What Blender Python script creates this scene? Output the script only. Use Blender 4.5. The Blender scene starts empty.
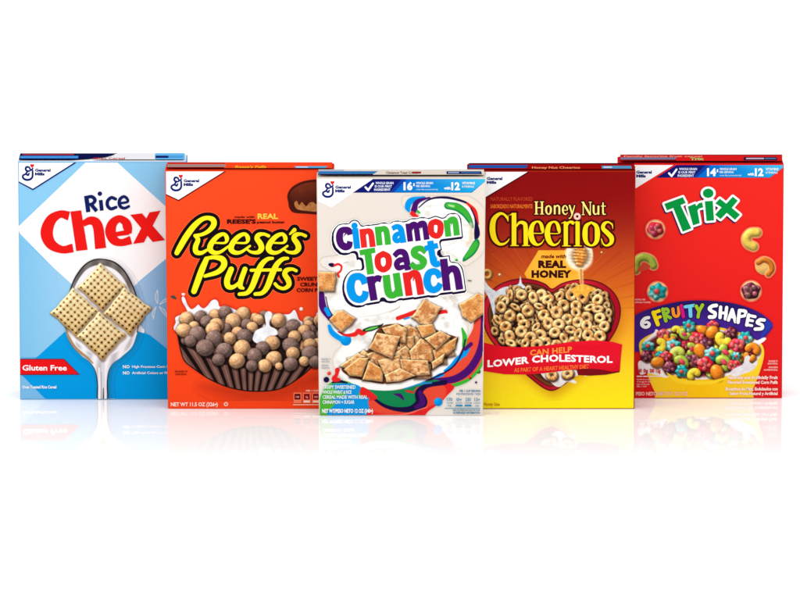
# Five cereal cartons in a V on a white glossy studio floor.
import bpy, bmesh, math, random
import numpy as np
from mathutils import Vector
from mathutils.geometry import tessellate_polygon

scene = bpy.context.scene
COL = scene.collection
R_ = math.radians

# ------------------------------------------------------------------ camera
FPX = 8000.0; EL = R_(10.0); DIST = 9.15
TGT = np.array([0.0, 0.0, 0.135])
CAM = TGT + DIST * np.array([0, -math.cos(EL), math.sin(EL)])
FWD = (TGT - CAM) / DIST
RGT = np.array([1.0, 0, 0]); UP = np.cross(RGT, FWD)
cam_d = bpy.data.cameras.new('camera'); cam = bpy.data.objects.new('camera', cam_d)
COL.objects.link(cam); cam.location = CAM; cam.rotation_euler = (math.pi/2 - EL, 0, 0)
cam_d.sensor_width = 36; cam_d.lens = FPX / 800 * 36; cam_d.clip_start = 0.1; cam_d.clip_end = 200
scene.camera = cam

def rays(px, py):
    px = np.asarray(px, float); py = np.asarray(py, float)
    return FWD * FPX + np.multiply.outer(px - 400, RGT) + np.multiply.outer(300 - py, UP)
def on_y(px, py, Y):
    d = rays(px, py); t = (Y - CAM[1]) / d[..., 1]
    return CAM + d * t[..., None]
def on_z(px, py, Z):
    d = rays(px, py); t = (Z - CAM[2]) / d[..., 2]
    return CAM + d * t[..., None]

# ------------------------------------------------------------------ colour
INK = 0.78
def lin(c):
    c = np.clip(np.asarray(c, float) / 255.0, 0, 1)
    return np.where(c <= 0.04045, c / 12.92, ((c + 0.055) / 1.055) ** 2.4) * INK

def mat_print(name, rough=0.38, fibre=0.04, spec=.03):
    m = bpy.data.materials.new(name); m.use_nodes = True
    nt = m.node_tree; b = nt.nodes['Principled BSDF']
    at = nt.nodes.new('ShaderNodeAttribute'); at.attribute_name = 'ink'
    tc = nt.nodes.new('ShaderNodeTexCoord')
    no = nt.nodes.new('ShaderNodeTexNoise'); no.inputs['Scale'].default_value = 900; no.inputs['Detail'].default_value = 2
    mr = nt.nodes.new('ShaderNodeMapRange'); mr.inputs['From Min'].default_value = .3; mr.inputs['From Max'].default_value = .7
    mr.inputs['To Min'].default_value = 1 - fibre; mr.inputs['To Max'].default_value = 1.0 + fibre * .4
    mx = nt.nodes.new('ShaderNodeMix'); mx.data_type = 'RGBA'; mx.blend_type = 'MULTIPLY'; mx.inputs[0].default_value = 1
    nt.links.new(tc.outputs['Object'], no.inputs['Vector']); nt.links.new(no.outputs[0], mr.inputs[0])
    nt.links.new(at.outputs['Color'], mx.inputs[6]); nt.links.new(mr.outputs[0], mx.inputs[7])
    nt.links.new(mx.outputs[2], b.inputs['Base Color'])
    n2 = nt.nodes.new('ShaderNodeTexNoise'); n2.inputs['Scale'].default_value = 7; n2.inputs['Detail'].default_value = 1
    bp = nt.nodes.new('ShaderNodeBump'); bp.inputs['Strength'].default_value = .55; bp.inputs['Distance'].default_value = .012
    nt.links.new(tc.outputs['Object'], n2.inputs['Vector']); nt.links.new(n2.outputs[0], bp.inputs['Height']); nt.links.new(bp.outputs[0], b.inputs['Normal'])
    b.inputs['Roughness'].default_value = rough
    b.inputs['Specular IOR Level'].default_value = spec
    return m
M_PRINT = mat_print('printed_card'); M_MATT = mat_print('matt_card', .8, .05, 0.0)

def mesh_obj(name, parent, V, loops, starts, ink, mat):
    me = bpy.data.meshes.new(name)
    V = np.ascontiguousarray(V, dtype=np.float32); loops = np.ascontiguousarray(loops, dtype=np.int32)
    starts = np.ascontiguousarray(starts, dtype=np.int32)
    me.vertices.add(len(V)); me.vertices.foreach_set('co', V.ravel())
    me.loops.add(len(loops)); me.loops.foreach_set('vertex_index', loops)
    me.polygons.add(len(starts)); me.polygons.foreach_set('loop_start', starts)
    me.update(calc_edges=True); 
    a = me.color_attributes.new('ink', 'FLOAT_COLOR', 'POINT')
    a.data.foreach_set('color', np.ascontiguousarray(np.c_[ink, np.ones(len(V))], dtype=np.float32).ravel())
    me.materials.append(mat)
    o = bpy.data.objects.new(name, me); COL.objects.link(o); o.parent = parent
    return o

# ------------------------------------------------------------------ distance fields in artwork units
def catmull(P, n=10, closed=False):
    P = np.asarray(P, float)
    if len(P) < 3: 
        t = np.linspace(0, 1, n * 2)[:, None]; return P[0] * (1 - t) + P[-1] * t
    Q = np.vstack([P[-1], P, P[0], P[1]]) if closed else np.vstack([2*P[0]-P[1], P, 2*P[-1]-P[-2]])
    out = []
    m = len(P) if closed else len(P) - 1
    for i in range(m):
        a, b, c, d = Q[i], Q[i+1], Q[i+2], Q[i+3]
        t = np.linspace(0, 1, n, endpoint=False)[:, None]
        out.append(.5*((2*b)+(-a+c)*t+(2*a-5*b+4*c-d)*t*t+(-a+3*b-3*c+d)*t**3))
    if not closed: out.append(P[-1:])
    return np.vstack(out)

def sd_poly(P):
    P = np.asarray(P, float)
    def f(X, Y):
        d = np.full(X.shape, 1e9); ins = np.zeros(X.shape, bool)
        for i in range(len(P)):
            a = P[i]; b = P[(i+1) % len(P)]
            ex, ey = b - a; wx = X - a[0]; wy = Y - a[1]
            t = np.clip((wx*ex + wy*ey) / max(ex*ex+ey*ey, 1e-12), 0, 1)
            d = np.minimum(d, (wx-ex*t)**2 + (wy-ey*t)**2)
            if abs(ey) > 1e-12:
                c = (Y >= min(a[1], b[1])) & (Y < max(a[1], b[1])) & (X < a[0] + (Y-a[1])*ex/ey)
                ins ^= c
        d = np.sqrt(d)
        return np.where(ins, -d, d)
    return f
def bbox(P, pad=0):
    P = np.asarray(P, float); return (P[:,0].min()-pad, P[:,1].min()-pad, P[:,0].max()+pad, P[:,1].max()+pad)

class Field:
    def __init__(s, x0, y0, x1, y1, res=0.22):
        s.b = (x0, y0, x1, y1); s.res = res
        s.xs = np.arange(x0, x1 + res, res); s.ys = np.arange(y0, y1 + res, res)
        s.X, s.Y = np.meshgrid(s.xs, s.ys); s.F = np.full(s.X.shape, 9.0)
    def _w(s, x0, y0, x1, y1):
        i0 = max(0, int((x0 - s.b[0]) / s.res)); i1 = min(len(s.xs), int((x1 - s.b[0]) / s.res) + 2)
        j0 = max(0, int((y0 - s.b[1]) / s.res)); j1 = min(len(s.ys), int((y1 - s.b[1]) / s.res) + 2)
        return (slice(j0, j1), slice(i0, i1))
    def disc(s, x, y, r, rx=None, ry=None, pad=6):
        rr = max(r, rx or 0, ry or 0) + pad; w = s._w(x-rr, y-rr, x+rr, y+rr)
        if rx: d = (np.hypot((s.X[w]-x)/rx, (s.Y[w]-y)/ry) - 1) * min(rx, ry)
        else: d = np.hypot(s.X[w]-x, s.Y[w]-y) - r
        s.F[w] = np.minimum(s.F[w], d)
    def poly(s, P, smooth=False, cut=False, pad=6):
        P = np.asarray(P, float)
        if smooth: P = catmull(P, 6, True)
        b = bbox(P, pad); w = s._w(*b); d = sd_poly(P)(s.X[w], s.Y[w])
        s.F[w] = np.maximum(s.F[w], -d) if cut else np.minimum(s.F[w], d)
    def stroke(s, pts, w=None, cap='round', closed=False, T=None, n=10):
        """pts: (x,y,width) triples, or pairs with one width w; T maps zoom coordinates to artwork"""
        P = np.array([(p[0], p[1], p[2] if len(p) > 2 else w) for p in pts], float)
        if T is not None:
            P = np.c_[T[0] + P[:,0]/T[2], T[1] + P[:,1]/T[2], P[:,2]/T[2]]
        S = catmull(P, n, closed)
        if closed: S = np.vstack([S, S[:1]])
        pad = 6
        if cap == 'round':
            seg = np.hypot(np.diff(S[:,0]), np.diff(S[:,1])); L = np.r_[0, np.cumsum(seg)]
            k = max(2, int(L[-1] / (s.res*1.2))); t = np.linspace(0, L[-1], k)
            for x, y, ww in zip(np.interp(t, L, S[:,0]), np.interp(t, L, S[:,1]), np.interp(t, L, S[:,2])):
                r = max(ww/2, .05); w_ = s._w(x-r-pad, y-r-pad, x+r+pad, y+r+pad)
                s.F[w_] = np.minimum(s.F[w_], np.hypot(s.X[w_]-x, s.Y[w_]-y) - r)
        else:
            tg = np.gradient(S[:, :2], axis=0); tg /= np.maximum(np.hypot(tg[:,0], tg[:,1]), 1e-9)[:,None]
            nn = np.c_[-tg[:,1], tg[:,0]]
            A = S[:, :2] + nn * S[:, 2:3]/2; B = S[:, :2] - nn * S[:, 2:3]/2
            seg = np.hypot(np.diff(S[:,0]), np.diff(S[:,1])); Lc = np.r_[0, np.cumsum(seg)]
            for i in range(1, len(S)-1):
                r = S[i,2]/2
                if Lc[i] > r*1.02 and Lc[-1]-Lc[i] > r*1.02:
                    w_ = s._w(S[i,0]-r-pad, S[i,1]-r-pad, S[i,0]+r+pad, S[i,1]+r+pad)
                    s.F[w_] = np.minimum(s.F[w_], np.hypot(s.X[w_]-S[i,0], s.Y[w_]-S[i,1])-r)
            for i in range(len(S)-1):
                q = np.array([A[i], A[i+1], B[i+1], B[i]]); b = bbox(q, pad); w_ = s._w(*b)
                if i > 0:  q[[0,3]] -= (S[i+1,:2]-S[i,:2])*.15
                d = np.full(s.X[w_].shape, -1e9)
                ar = sum(q[k][0]*q[(k+1)%4][1]-q[(k+1)%4][0]*q[k][1] for k in range(4))
                sg = 1 if ar > 0 else -1
                for k in range(4):
                    a = q[k]; e = q[(k+1)%4]-a; le = math.hypot(*e)
                    if le < 1e-6: continue
                    d = np.maximum(d, sg*((s.X[w_]-a[0])*e[1]-(s.Y[w_]-a[1])*e[0])/le)
                s.F[w_] = np.minimum(s.F[w_], d)

def march(f, off=0.0):
    """clean non-overlapping cells of the region F < off -> verts, loops, starts (artwork units)"""
    F = f.F - off; xs, ys = f.xs, f.ys
    ins = F < 0
    c = ins[:-1,:-1].astype(int)+ins[:-1,1:]+ins[1:,:-1]+ins[1:,1:]
    V = []; L = []; S = []
    full = c == 4
    for j in np.nonzero(full.any(axis=1))[0]:
        r = np.r_[0, full[j].astype(int), 0]; d = np.diff(r)
        for a, b in zip(np.nonzero(d == 1)[0], np.nonzero(d == -1)[0]):
            while a < b:
                e = min(b, a + 60); n = len(V)
                V += [(xs[a], ys[j]), (xs[e], ys[j]), (xs[e], ys[j+1]), (xs[a], ys[j+1])]
                S.append(len(L)); L += [n, n+3, n+2, n+1]; a = e
    for j, i in zip(*np.nonzero((c > 0) & (c < 4))):
        cs = [(xs[i], ys[j], F[j,i]), (xs[i+1], ys[j], F[j,i+1]), (xs[i+1], ys[j+1], F[j+1,i+1]), (xs[i], ys[j+1], F[j+1,i])]
        P = []
        for k in range(4):
            a = cs[k]; b = cs[(k+1)%4]
            if a[2] < 0: P.append(a[:2])
            if (a[2] < 0) != (b[2] < 0):
                t = a[2]/(a[2]-b[2]); P.append((a[0]+(b[0]-a[0])*t, a[1]+(b[1]-a[1])*t))
        n = len(V); V += P; S.append(len(L)); L += list(range(n+len(P)-1, n-1, -1))
    return np.array(V, float).reshape(-1, 2), L, S

def closed(f, r):
    """fills counters and gaps narrower than 2r (keeps the outline where it is)"""
    k = int(round(r/f.res)); g = Field(*f.b, f.res); P = np.pad(f.F, k, mode='edge'); H, W = f.F.shape
    M = np.full(f.F.shape, -9.0)
    for dj in range(-k, k+1):
        for di in range(-k, k+1):
            if (k-1)**2 <= dj*dj+di*di <= k*k or (dj % 3 == 0 and di % 3 == 0 and dj*dj+di*di <= k*k):
                M = np.maximum(M, P[k+dj:k+dj+H, k+di:k+di+W])
    g.F[:] = np.maximum(M-r, -5); g.F[:] = np.minimum(g.F, f.F); return g

# ------------------------------------------------------------------ procedural noise
def vnoise(X, Y, scale, seed=0):
    x = X/scale; y = Y/scale; xi = np.floor(x).astype(np.int64); yi = np.floor(y).astype(np.int64)
    fx = x-xi; fy = y-yi; fx = fx*fx*(3-2*fx); fy = fy*fy*(3-2*fy)
    def h(a, b):
        n = (a*374761393 + b*668265263 + seed*1442695041) & 0xffffffff
        n = ((n ^ (n >> 13)) * 1274126177) & 0xffffffff
        return ((n ^ (n >> 16)) & 0xffff)/65535.0
    return (h(xi,yi)*(1-fx)+h(xi+1,yi)*fx)*(1-fy)+(h(xi,yi+1)*(1-fx)+h(xi+1,yi+1)*fx)*fy
def fbm(X, Y, scale, seed=0, o=3):
    r = 0; a = .5; t = 0
    for k in range(o): r = r + a*vnoise(X, Y, scale/2**k, seed+k*17); t += a; a *= .55
    return r/t
def sstep(a, b, x):
    t = np.clip((x-a)/(b-a), 0, 1); return t*t*(3-2*t)
def mixc(a, b, t):
    t = np.asarray(t)[..., None]; return np.asarray(a, float)*(1-t)+np.asarray(b, float)*t

class Canvas:
    """printed picture: a fine mesh whose vertices carry the ink colour"""
    def __init__(s, x0, y0, x1, y1, bg, res=0.4):
        s.b = (x0, y0, x1, y1); s.res = res
        s.xs = np.linspace(x0, x1, int(round((x1-x0)/res))+1); s.ys = np.linspace(y0, y1, int(round((y1-y0)/res))+1)
        s.rx = s.xs[1]-s.xs[0]; s.ry = s.ys[1]-s.ys[0]
        s.X, s.Y = np.meshgrid(s.xs, s.ys); s.C = np.array(bg(s.X, s.Y), float); s.A = np.zeros(s.X.shape)
    def win(s, x0, y0, x1, y1):
        i0 = max(0, int((x0-s.b[0])/s.rx)); i1 = min(len(s.xs), max(i0+1, int((x1-s.b[0])/s.rx)+2))
        j0 = max(0, int((y0-s.b[1])/s.ry)); j1 = min(len(s.ys), max(j0+1, int((y1-s.b[1])/s.ry)+2))
        return (slice(j0, j1), slice(i0, i1))
    def blend(s, w, a, rgb):
        s.C[w] = s.C[w]*(1-a[...,None]) + np.asarray(rgb, float)*a[...,None]; s.A[w] = np.maximum(s.A[w], a)
    def fill(s, sdf, bb, rgb, soft=.6, off=0, alpha=1.0, tex=None):
        w = s.win(bb[0]-4-soft, bb[1]-4-soft, bb[2]+4+soft, bb[3]+4+soft); X, Y = s.X[w], s.Y[w]
        if X.size == 0: return
        a = np.clip(.5-(sdf(X, Y)-off)/soft, 0, 1)*alpha
        c = rgb(X, Y) if callable(rgb) else np.asarray(rgb, float)
        if tex is not None: c = c*tex(X, Y)[...,None]
        s.blend(w, a, c)
    def poly(s, P, rgb, smooth=True, **k):
        P = np.asarray(P, float)
        if smooth: P = catmull(P, 6, True)
        s.fill(sd_poly(P), bbox(P), rgb, **k)
    def line(s, pts, rgb, w=1.0, **k):
        P = np.array([(p[0], p[1], p[2] if len(p) > 2 else w) for p in pts], float); S = catmull(P, 8)
        def f(X, Y):
            d = np.full(X.shape, 1e9)
            for a, b in zip(S[:-1], S[1:]):
                ex, ey = b[:2]-a[:2]; wx = X-a[0]; wy = Y-a[1]
                t = np.clip((wx*ex+wy*ey)/max(ex*ex+ey*ey, 1e-9), 0, 1)
                d = np.minimum(d, np.hypot(wx-ex*t, wy-ey*t)-(a[2]*(1-t)+b[2]*t)/2)
            return d
        s.fill(f, bbox(P, P[:,2].max()), rgb, **k)
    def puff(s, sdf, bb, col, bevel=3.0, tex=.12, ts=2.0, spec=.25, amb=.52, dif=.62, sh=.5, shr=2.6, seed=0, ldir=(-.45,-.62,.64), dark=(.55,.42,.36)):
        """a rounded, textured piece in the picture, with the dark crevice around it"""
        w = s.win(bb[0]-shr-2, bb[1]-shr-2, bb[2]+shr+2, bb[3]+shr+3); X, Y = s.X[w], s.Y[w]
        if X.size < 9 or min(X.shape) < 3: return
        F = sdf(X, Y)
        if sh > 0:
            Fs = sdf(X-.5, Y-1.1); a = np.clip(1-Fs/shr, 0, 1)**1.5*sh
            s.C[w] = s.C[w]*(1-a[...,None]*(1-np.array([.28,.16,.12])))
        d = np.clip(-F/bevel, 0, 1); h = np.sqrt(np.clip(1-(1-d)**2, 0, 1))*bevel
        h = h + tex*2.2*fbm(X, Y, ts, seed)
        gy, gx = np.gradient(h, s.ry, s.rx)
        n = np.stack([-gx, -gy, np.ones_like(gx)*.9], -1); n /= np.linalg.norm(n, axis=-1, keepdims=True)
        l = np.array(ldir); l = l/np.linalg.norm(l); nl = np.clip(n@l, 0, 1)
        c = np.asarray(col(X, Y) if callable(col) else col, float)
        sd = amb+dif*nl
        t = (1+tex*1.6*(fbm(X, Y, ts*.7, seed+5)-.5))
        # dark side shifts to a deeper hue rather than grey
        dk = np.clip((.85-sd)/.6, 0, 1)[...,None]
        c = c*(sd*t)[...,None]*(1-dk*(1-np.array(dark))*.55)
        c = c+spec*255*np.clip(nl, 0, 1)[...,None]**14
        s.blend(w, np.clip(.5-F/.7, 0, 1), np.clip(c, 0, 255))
    def ball(s, x, y, r, col, ry=None, rot=0, **k):
        ry = ry or r; ca, sa = math.cos(rot), math.sin(rot); m = min(r, ry)
        f = lambda X, Y: (np.hypot(((X-x)*ca+(Y-y)*sa)/r, (-(X-x)*sa+(Y-y)*ca)/ry)-1)*m
        k.setdefault('bevel', m); R = max(r, ry); s.puff(f, (x-R, y-R, x+R, y+R), col, **k)
    def ring(s, x, y, R, a, col, sq=1.0, rot=0, **k):
        ca, sa = math.cos(rot), math.sin(rot)
        def f(X, Y):
            u = (X-x)*ca+(Y-y)*sa; v = (-(X-x)*sa+(Y-y)*ca)/sq
            return np.abs(np.hypot(u, v)-R)-a
        k.setdefault('bevel', a); q = R+a; s.puff(f, (x-q, y-q, x+q, y+q), col, **k)
    def rosette(s, x, y, R, n, col, rot=0, lobe=.16, seed=0, sq=1.0, **k):
        def f(X, Y):
            dx = X-x; dy = (Y-y)/sq; t = np.arctan2(dy, dx)-rot; rr = np.hypot(dx, dy)
            return rr-R*(1-lobe+lobe*np.cos(n*t)+.10*(vnoise(t*1.5+9, t*0+seed, 1, seed)-.5))
        k.setdefault('bevel', R*.55); s.puff(f, (x-R, y-R, x+R, y+R), col, seed=seed, **k)
    def curl(s, x, y, R, a, col, a0=0, a1=4, sq=1, rot=0, **k):
        P = [(x+R*math.cos(t)*math.cos(rot)-R*sq*math.sin(t)*math.sin(rot), y+R*math.cos(t)*math.sin(rot)+R*sq*math.sin(t)*math.cos(rot)) for t in np.linspace(a0, a1, 9)]
        def f(X, Y):
            d = np.full(X.shape, 1e9)
            for p, q in zip(P[:-1], P[1:]):
                ex, ey = q[0]-p[0], q[1]-p[1]; wx = X-p[0]; wy = Y-p[1]
                t = np.clip((wx*ex+wy*ey)/(ex*ex+ey*ey), 0, 1); d = np.minimum(d, np.hypot(wx-ex*t, wy-ey*t))
            return d-a
        k.setdefault('bevel', a); s.puff(f, bbox(P, a), col, **k)

# ------------------------------------------------------------------ cartons
DZ = 0.00003
class Carton:
    def __init__(s, name, label, TL, TR, BL, BR, depth, body_col, side_col):
        s.Y = float(on_z(400, (BL[1]+BR[1])/2, 0.0)[1])
        c = [on_y(p[0], p[1], s.Y) for p in (BL, BR, TR, TL)]
        c[0][2] = c[1][2] = 0; s.H = (c[2][2]+c[3][2])/2; c[2][2] = c[3][2] = s.H
        s.q = c; s.depth = depth; s.TL, s.TR, s.BL, s.BR = TL, TR, BL, BR
        e = bpy.data.objects.new(name, None); COL.objects.link(e); s.e = e
        s.o = np.array([(c[0][0]+c[1][0])/2, s.Y+depth/2, 0]); e.location = s.o; e.empty_display_size = .05
        e['label'] = label; e['category'] = 'cereal box'; e['group'] = 'cereal boxes standing in a row'
        s.off = 0.0002
        s.parts = {}
        # body: folded card with softened edges, hollow-looking top folds
        bm = bmesh.new()
        f = [bm.verts.new(Vector(p-s.o)) for p in c]; b = [bm.verts.new(Vector(p-s.o+np.array([0, depth, 0]))) for p in c]
        bm.faces.new(f); bm.faces.new(b[::-1])
        for i in range(4): bm.faces.new((f[i], b[i], b[(i+1)%4], f[(i+1)%4]))
        bmesh.ops.recalc_face_normals(bm, faces=bm.faces)
        bmesh.ops.bevel(bm, geom=bm.edges[:], offset=.0007, segments=2, affect='EDGES', profile=.6)
        me = bpy.data.meshes.new('carton'); bm.to_mesh(me); bm.free()
        a = me.color_attributes.new('ink', 'FLOAT_COLOR', 'POINT')
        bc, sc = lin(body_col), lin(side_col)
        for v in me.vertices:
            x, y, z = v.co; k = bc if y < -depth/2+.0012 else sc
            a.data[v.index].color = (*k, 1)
        me.materials.append(M_MATT)
        o = bpy.data.objects.new('carton', me); COL.objects.link(o); o.parent = e
    def nl(s): s.off += DZ; return s.off
    def _p(s, name, parent=None):
        if name not in s.parts: s.parts[name] = dict(V=[], L=[], S=[], C=[], nv=0, nl=0, parent=parent)
        return s.parts[name]
    def add(s, name, P, L, S, col, top=False, off=None, parent=None):
        """P in artwork units; col (3,) or (n,3) in 0..255"""
        if len(P) == 0: return
        off = s.nl() if off is None else off
        P = np.asarray(P, float)
        W = (on_z(P[:,0], P[:,1], s.H) + np.array([0, 0, off+.0008])) if top else (on_y(P[:,0], P[:,1], s.Y) - np.array([0, off, 0]))
        W = W-s.o; C = lin(col); C = np.broadcast_to(C, (len(P), 3))
        d = s._p(name, parent)
        d['V'].append(W); d['C'].append(C); d['L'].append(np.asarray(L, int)+d['nv']); d['S'].append(np.asarray(S, int)+d['nl'])
        d['nv'] += len(P); d['nl'] += len(L)
    def field(s, name, f, col, off=0.0, **k):
        V, L, S = march(f, off)
        c = col(V[:,0], V[:,1]) if callable(col) else col
        s.add(name, V, L, S, c, **k)
    def poly(s, name, P, col, holes=(), **k):
        """col may be a list of colours, one per point"""
        loops = [[Vector((x, y, 0)) for x, y in P]]+[[Vector((x, y, 0)) for x, y in h] for h in holes]
        pts = [v for l in loops for v in l]; tr = tessellate_polygon(loops)
        L = []; S = []
        for t in tr:
            a, b, c_ = [pts[i] for i in t]
            ar = (b.x-a.x)*(c_.y-a.y)-(c_.x-a.x)*(b.y-a.y)
            S.append(len(L)); L += list(t if ar < 0 else t[::-1])
        s.add(name, [(p.x, p.y) for p in pts], L, S, np.asarray(col, float), **k)
    def grid(s, name, x0f, x1f, y0, y1, bg, nx=40, ny=80, **k):
        ys = np.linspace(y0, y1, ny+1); P = []
        for y in ys:
            a, b = x0f(y), x1f(y); P += [(a+(b-a)*i/nx, y) for i in range(nx+1)]
        P = np.array(P); L = []; S = []
        for j in range(ny):
            for i in range(nx):
                a = j*(nx+1)+i; S.append(len(L)); L += [a, a+nx+1, a+nx+2, a+1]
        s.add(name, P, L, S, bg(P[:,0], P[:,1]), **k)
    def canvas(s, name, cv, thr=.02, **k):
        A = cv.A > thr; keep = A[:-1,:-1]|A[1:,:-1]|A[:-1,1:]|A[1:,1:]
        # stay on the face of the carton
        for_x = lambda y, l, r: l[0]+(r[0]-l[0])*(y-l[1])/(r[1]-l[1])
        yc = (cv.Y[:-1,:-1]+cv.Y[1:,1:])/2; xc = (cv.X[:-1,:-1]+cv.X[1:,1:])/2
        keep &= (xc > for_x(yc, s.TL, s.BL)+.9) & (xc < for_x(yc, s.TR, s.BR)-.9) & (yc < s.BL[1]-.8) & (yc > s.TL[1]+.8)
        j, i = np.nonzero(keep); n = len(cv.xs)
        q = np.stack([j*n+i, (j+1)*n+i, (j+1)*n+i+1, j*n+i+1], 1)
        u, inv = np.unique(q.ravel(), return_inverse=True)
        P = np.c_[cv.X.ravel()[u], cv.Y.ravel()[u]]
        s.add(name, P, inv.ravel(), np.arange(len(q))*4, np.clip(cv.C.reshape(-1, 3)[u], 0, 255), **k)
    def edge(s, side, y, inset=.8):
        l, r = (s.TL, s.BL) if side == 'l' else (s.TR, s.BR)
        return l[0]+(r[0]-l[0])*(y-l[1])/(r[1]-l[1]) + (inset if side == 'l' else -inset)
    def finish(s):
        objs = {}
        for n, d in s.parts.items():
            objs[n] = mesh_obj(n, s.e, np.vstack(d['V']), np.concatenate(d['L']), np.concatenate(d['S']), np.vstack(d['C']), M_MATT if n == 'top_print' else M_PRINT)
        for n, d in s.parts.items():
            if d['parent']: objs[n].parent = objs[d['parent']]
        return objs

# ------------------------------------------------------------------ type set with Blender's built-in face
_fc = {}
def glyphs(st, bold, sp=1.0):
    key = (st, bold, sp)
    if key not in _fc:
        cu = bpy.data.curves.new('t', 'FONT'); cu.body = st; cu.size = 1; cu.offset = bold; cu.resolution_u = 2; cu.space_character = sp
        o = bpy.data.objects.new('t', cu); COL.objects.link(o)
        dg = bpy.context.evaluated_depsgraph_get(); me = o.evaluated_get(dg).to_mesh()
        V = np.array([v.co[:2] for v in me.vertices]); F = [tuple(p.vertices) for p in me.polygons]
        o.evaluated_get(dg).to_mesh_clear(); bpy.data.objects.remove(o); bpy.data.curves.remove(cu)
        _fc[key] = (V, F)
    return _fc[key]
def text(cb, part, st, x, y, h, col, w=None, bold=.012, rot=0, shear=0, align='L', warp=None, sp=1.0, **k):
    """x, y: start of the baseline; h: cap height; w: forced width (all artwork units)"""
    V, F = glyphs(st, bold, sp)
    if len(V) == 0: return
    x0, x1 = V[:,0].min(), V[:,0].max(); sc = h/.70
    sx = w/(x1-x0) if w else sc
    U = (V[:,0]-x0)*sx+V[:,1]*sc*shear; W = V[:,1]*sc; wid = (x1-x0)*sx
    U = U-(wid/2 if align == 'C' else wid if align == 'R' else 0)
    c, s_ = math.cos(rot), math.sin(rot)
    P = np.c_[x+U*c-W*s_*-1*-1*0-W*(-s_)*-1, y-(U*s_)-W*c] if False else np.c_[x+U*c-W*s_, y-U*s_-W*c]
    if warp: P = np.array([warp(a, b) for a, b in P])
    L = []; S = []
    for f in F:
        ar = sum(P[f[i]][0]*P[f[(i+1)%len(f)]][1]-P[f[(i+1)%len(f)]][0]*P[f[i]][1] for i in range(len(f)))
        S.append(len(L)); L += list(f if ar < 0 else f[::-1])
    cb.add(part, P, L, S, col, **k)

def mills_mark(cb, ox, oy, part='corner_badge', g=True, k=1.0):
    navy = (12, 30, 110)
    T = (14+ox, 150+oy, 10.0)
    if g:
        f = Field(14+ox+6, 150+oy+12, 14+ox+22, 150+oy+32, .12)
        f.stroke([(162,192,11),(150,172,13),(125,170,15),(117,192,15),(133,210,14),(160,206,11),(190,182,8)], T=T)
        f.stroke([(138,208,12),(118,238,14),(92,252,14),(90,276,15),(118,296,17),(158,294,17),(184,268,15),(186,215,13),(182,192,9)], T=T)
        f.stroke([(118,238,9),(140,250,16),(152,232,9)], T=T)
        cb.field(part, f, navy, off=.22)
        hx, hy = 14+ox+18.2, 150+oy+15.6
        h = Field(hx-4, hy-4, hx+4, hy+4, .12)
        h.poly([(hx,hy+2.4),(hx-1.9,hy+.1),(hx-1.9,hy-1.3),(hx-.9,hy-1.7),(hx,hy-1),(hx+.9,hy-1.7),(hx+1.9,hy-1.3),(hx+1.9,hy+.1)])
        cb.field(part, h, (225, 25, 35))
    text(cb, part, 'General', 14+ox+21, 150+oy+21.4, 2.7, navy, w=15.6, bold=.055)
    text(cb, part, 'Mills', 14+ox+21, 150+oy+25.2, 2.7, navy, w=9.6, bold=.055)
# ================================================================== 1. light blue box, spoon and woven squares
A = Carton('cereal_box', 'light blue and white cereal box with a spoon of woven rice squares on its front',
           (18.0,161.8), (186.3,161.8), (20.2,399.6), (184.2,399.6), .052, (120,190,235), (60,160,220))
facL = lambda X, Y: mixc((126,194,235), (170,215,243), np.clip((np.asarray(X, float)-19)/79, 0, 1))
facR = lambda X, Y: mixc((178,208,236), (104,170,220), np.clip((np.asarray(X, float)-120)/64.5, 0, 1))
def bgA(X, Y):
    X = np.asarray(X, float); Y = np.asarray(Y, float)
    t = sstep(180, 400, Y); c = mixc((140,203,240), (95,178,232), t)
    return c
A.grid('front_panel', lambda y: A.edge('l', y), lambda y: A.edge('r', y), 162.6, 398.8, bgA, 8, 30)
# white diamond
A.poly('front_panel', [(85.5,162.6),(117.5,162.6),(185,224),(184.7,243),(125,293),(100,315),(20,233.5),(18.9,230.5),(18.9,226)], (253,253,253))
# pale facets of blue
A.poly('front_panel', [(19,238),(21,238),(98,308),(60,347),(36,357),(20.8,357)], facL([19,21,98,60,36,20.8], 0))
A.poly('front_panel', [(184.5,246),(184,357),(160,348),(134,318),(120,297)], facR([184.5,184,160,134,120], 0))
A.poly('front_panel', [(65,331.5),(36,358),(20.8,372),(20.9,377),(46,398.8),(183.6,398.8),(183.6,362),(150,335),(110,322)], (0,157,229))
A.poly('front_panel', [(20.8,374),(45,398.8),(21,398.8)], (125,188,232))
# faint flower outlines at the right edge
for pts in ([(157.5,303,1.5),(156.6,297,3.6),(157.6,290,1.2)], [(160,304,1.5),(166,300,3.4),(172,299.5,1)], [(159.5,307,1.5),(164,311.5,3.6),(168,318,1)], [(156,307,1.5),(153.5,313,3.2),(153.5,319,1)]):
    f = Field(148, 285, 178, 324, .25); f.stroke(pts); A.field('front_panel', f, (205,226,242)); f.F += .9; A.field('front_panel', f, (150,196,230))
# corner badge
A.poly('corner_badge', [(18.9,162.6),(76.5,162.6),(33.0,190.2),(18.9,182.6)], (15,35,110))
A.poly('corner_badge', [(18.9,162.6),(73.8,162.6),(32.9,188.6),(18.9,181.2)], (253,253,253))
mills_mark(A, 0, 0)
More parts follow.
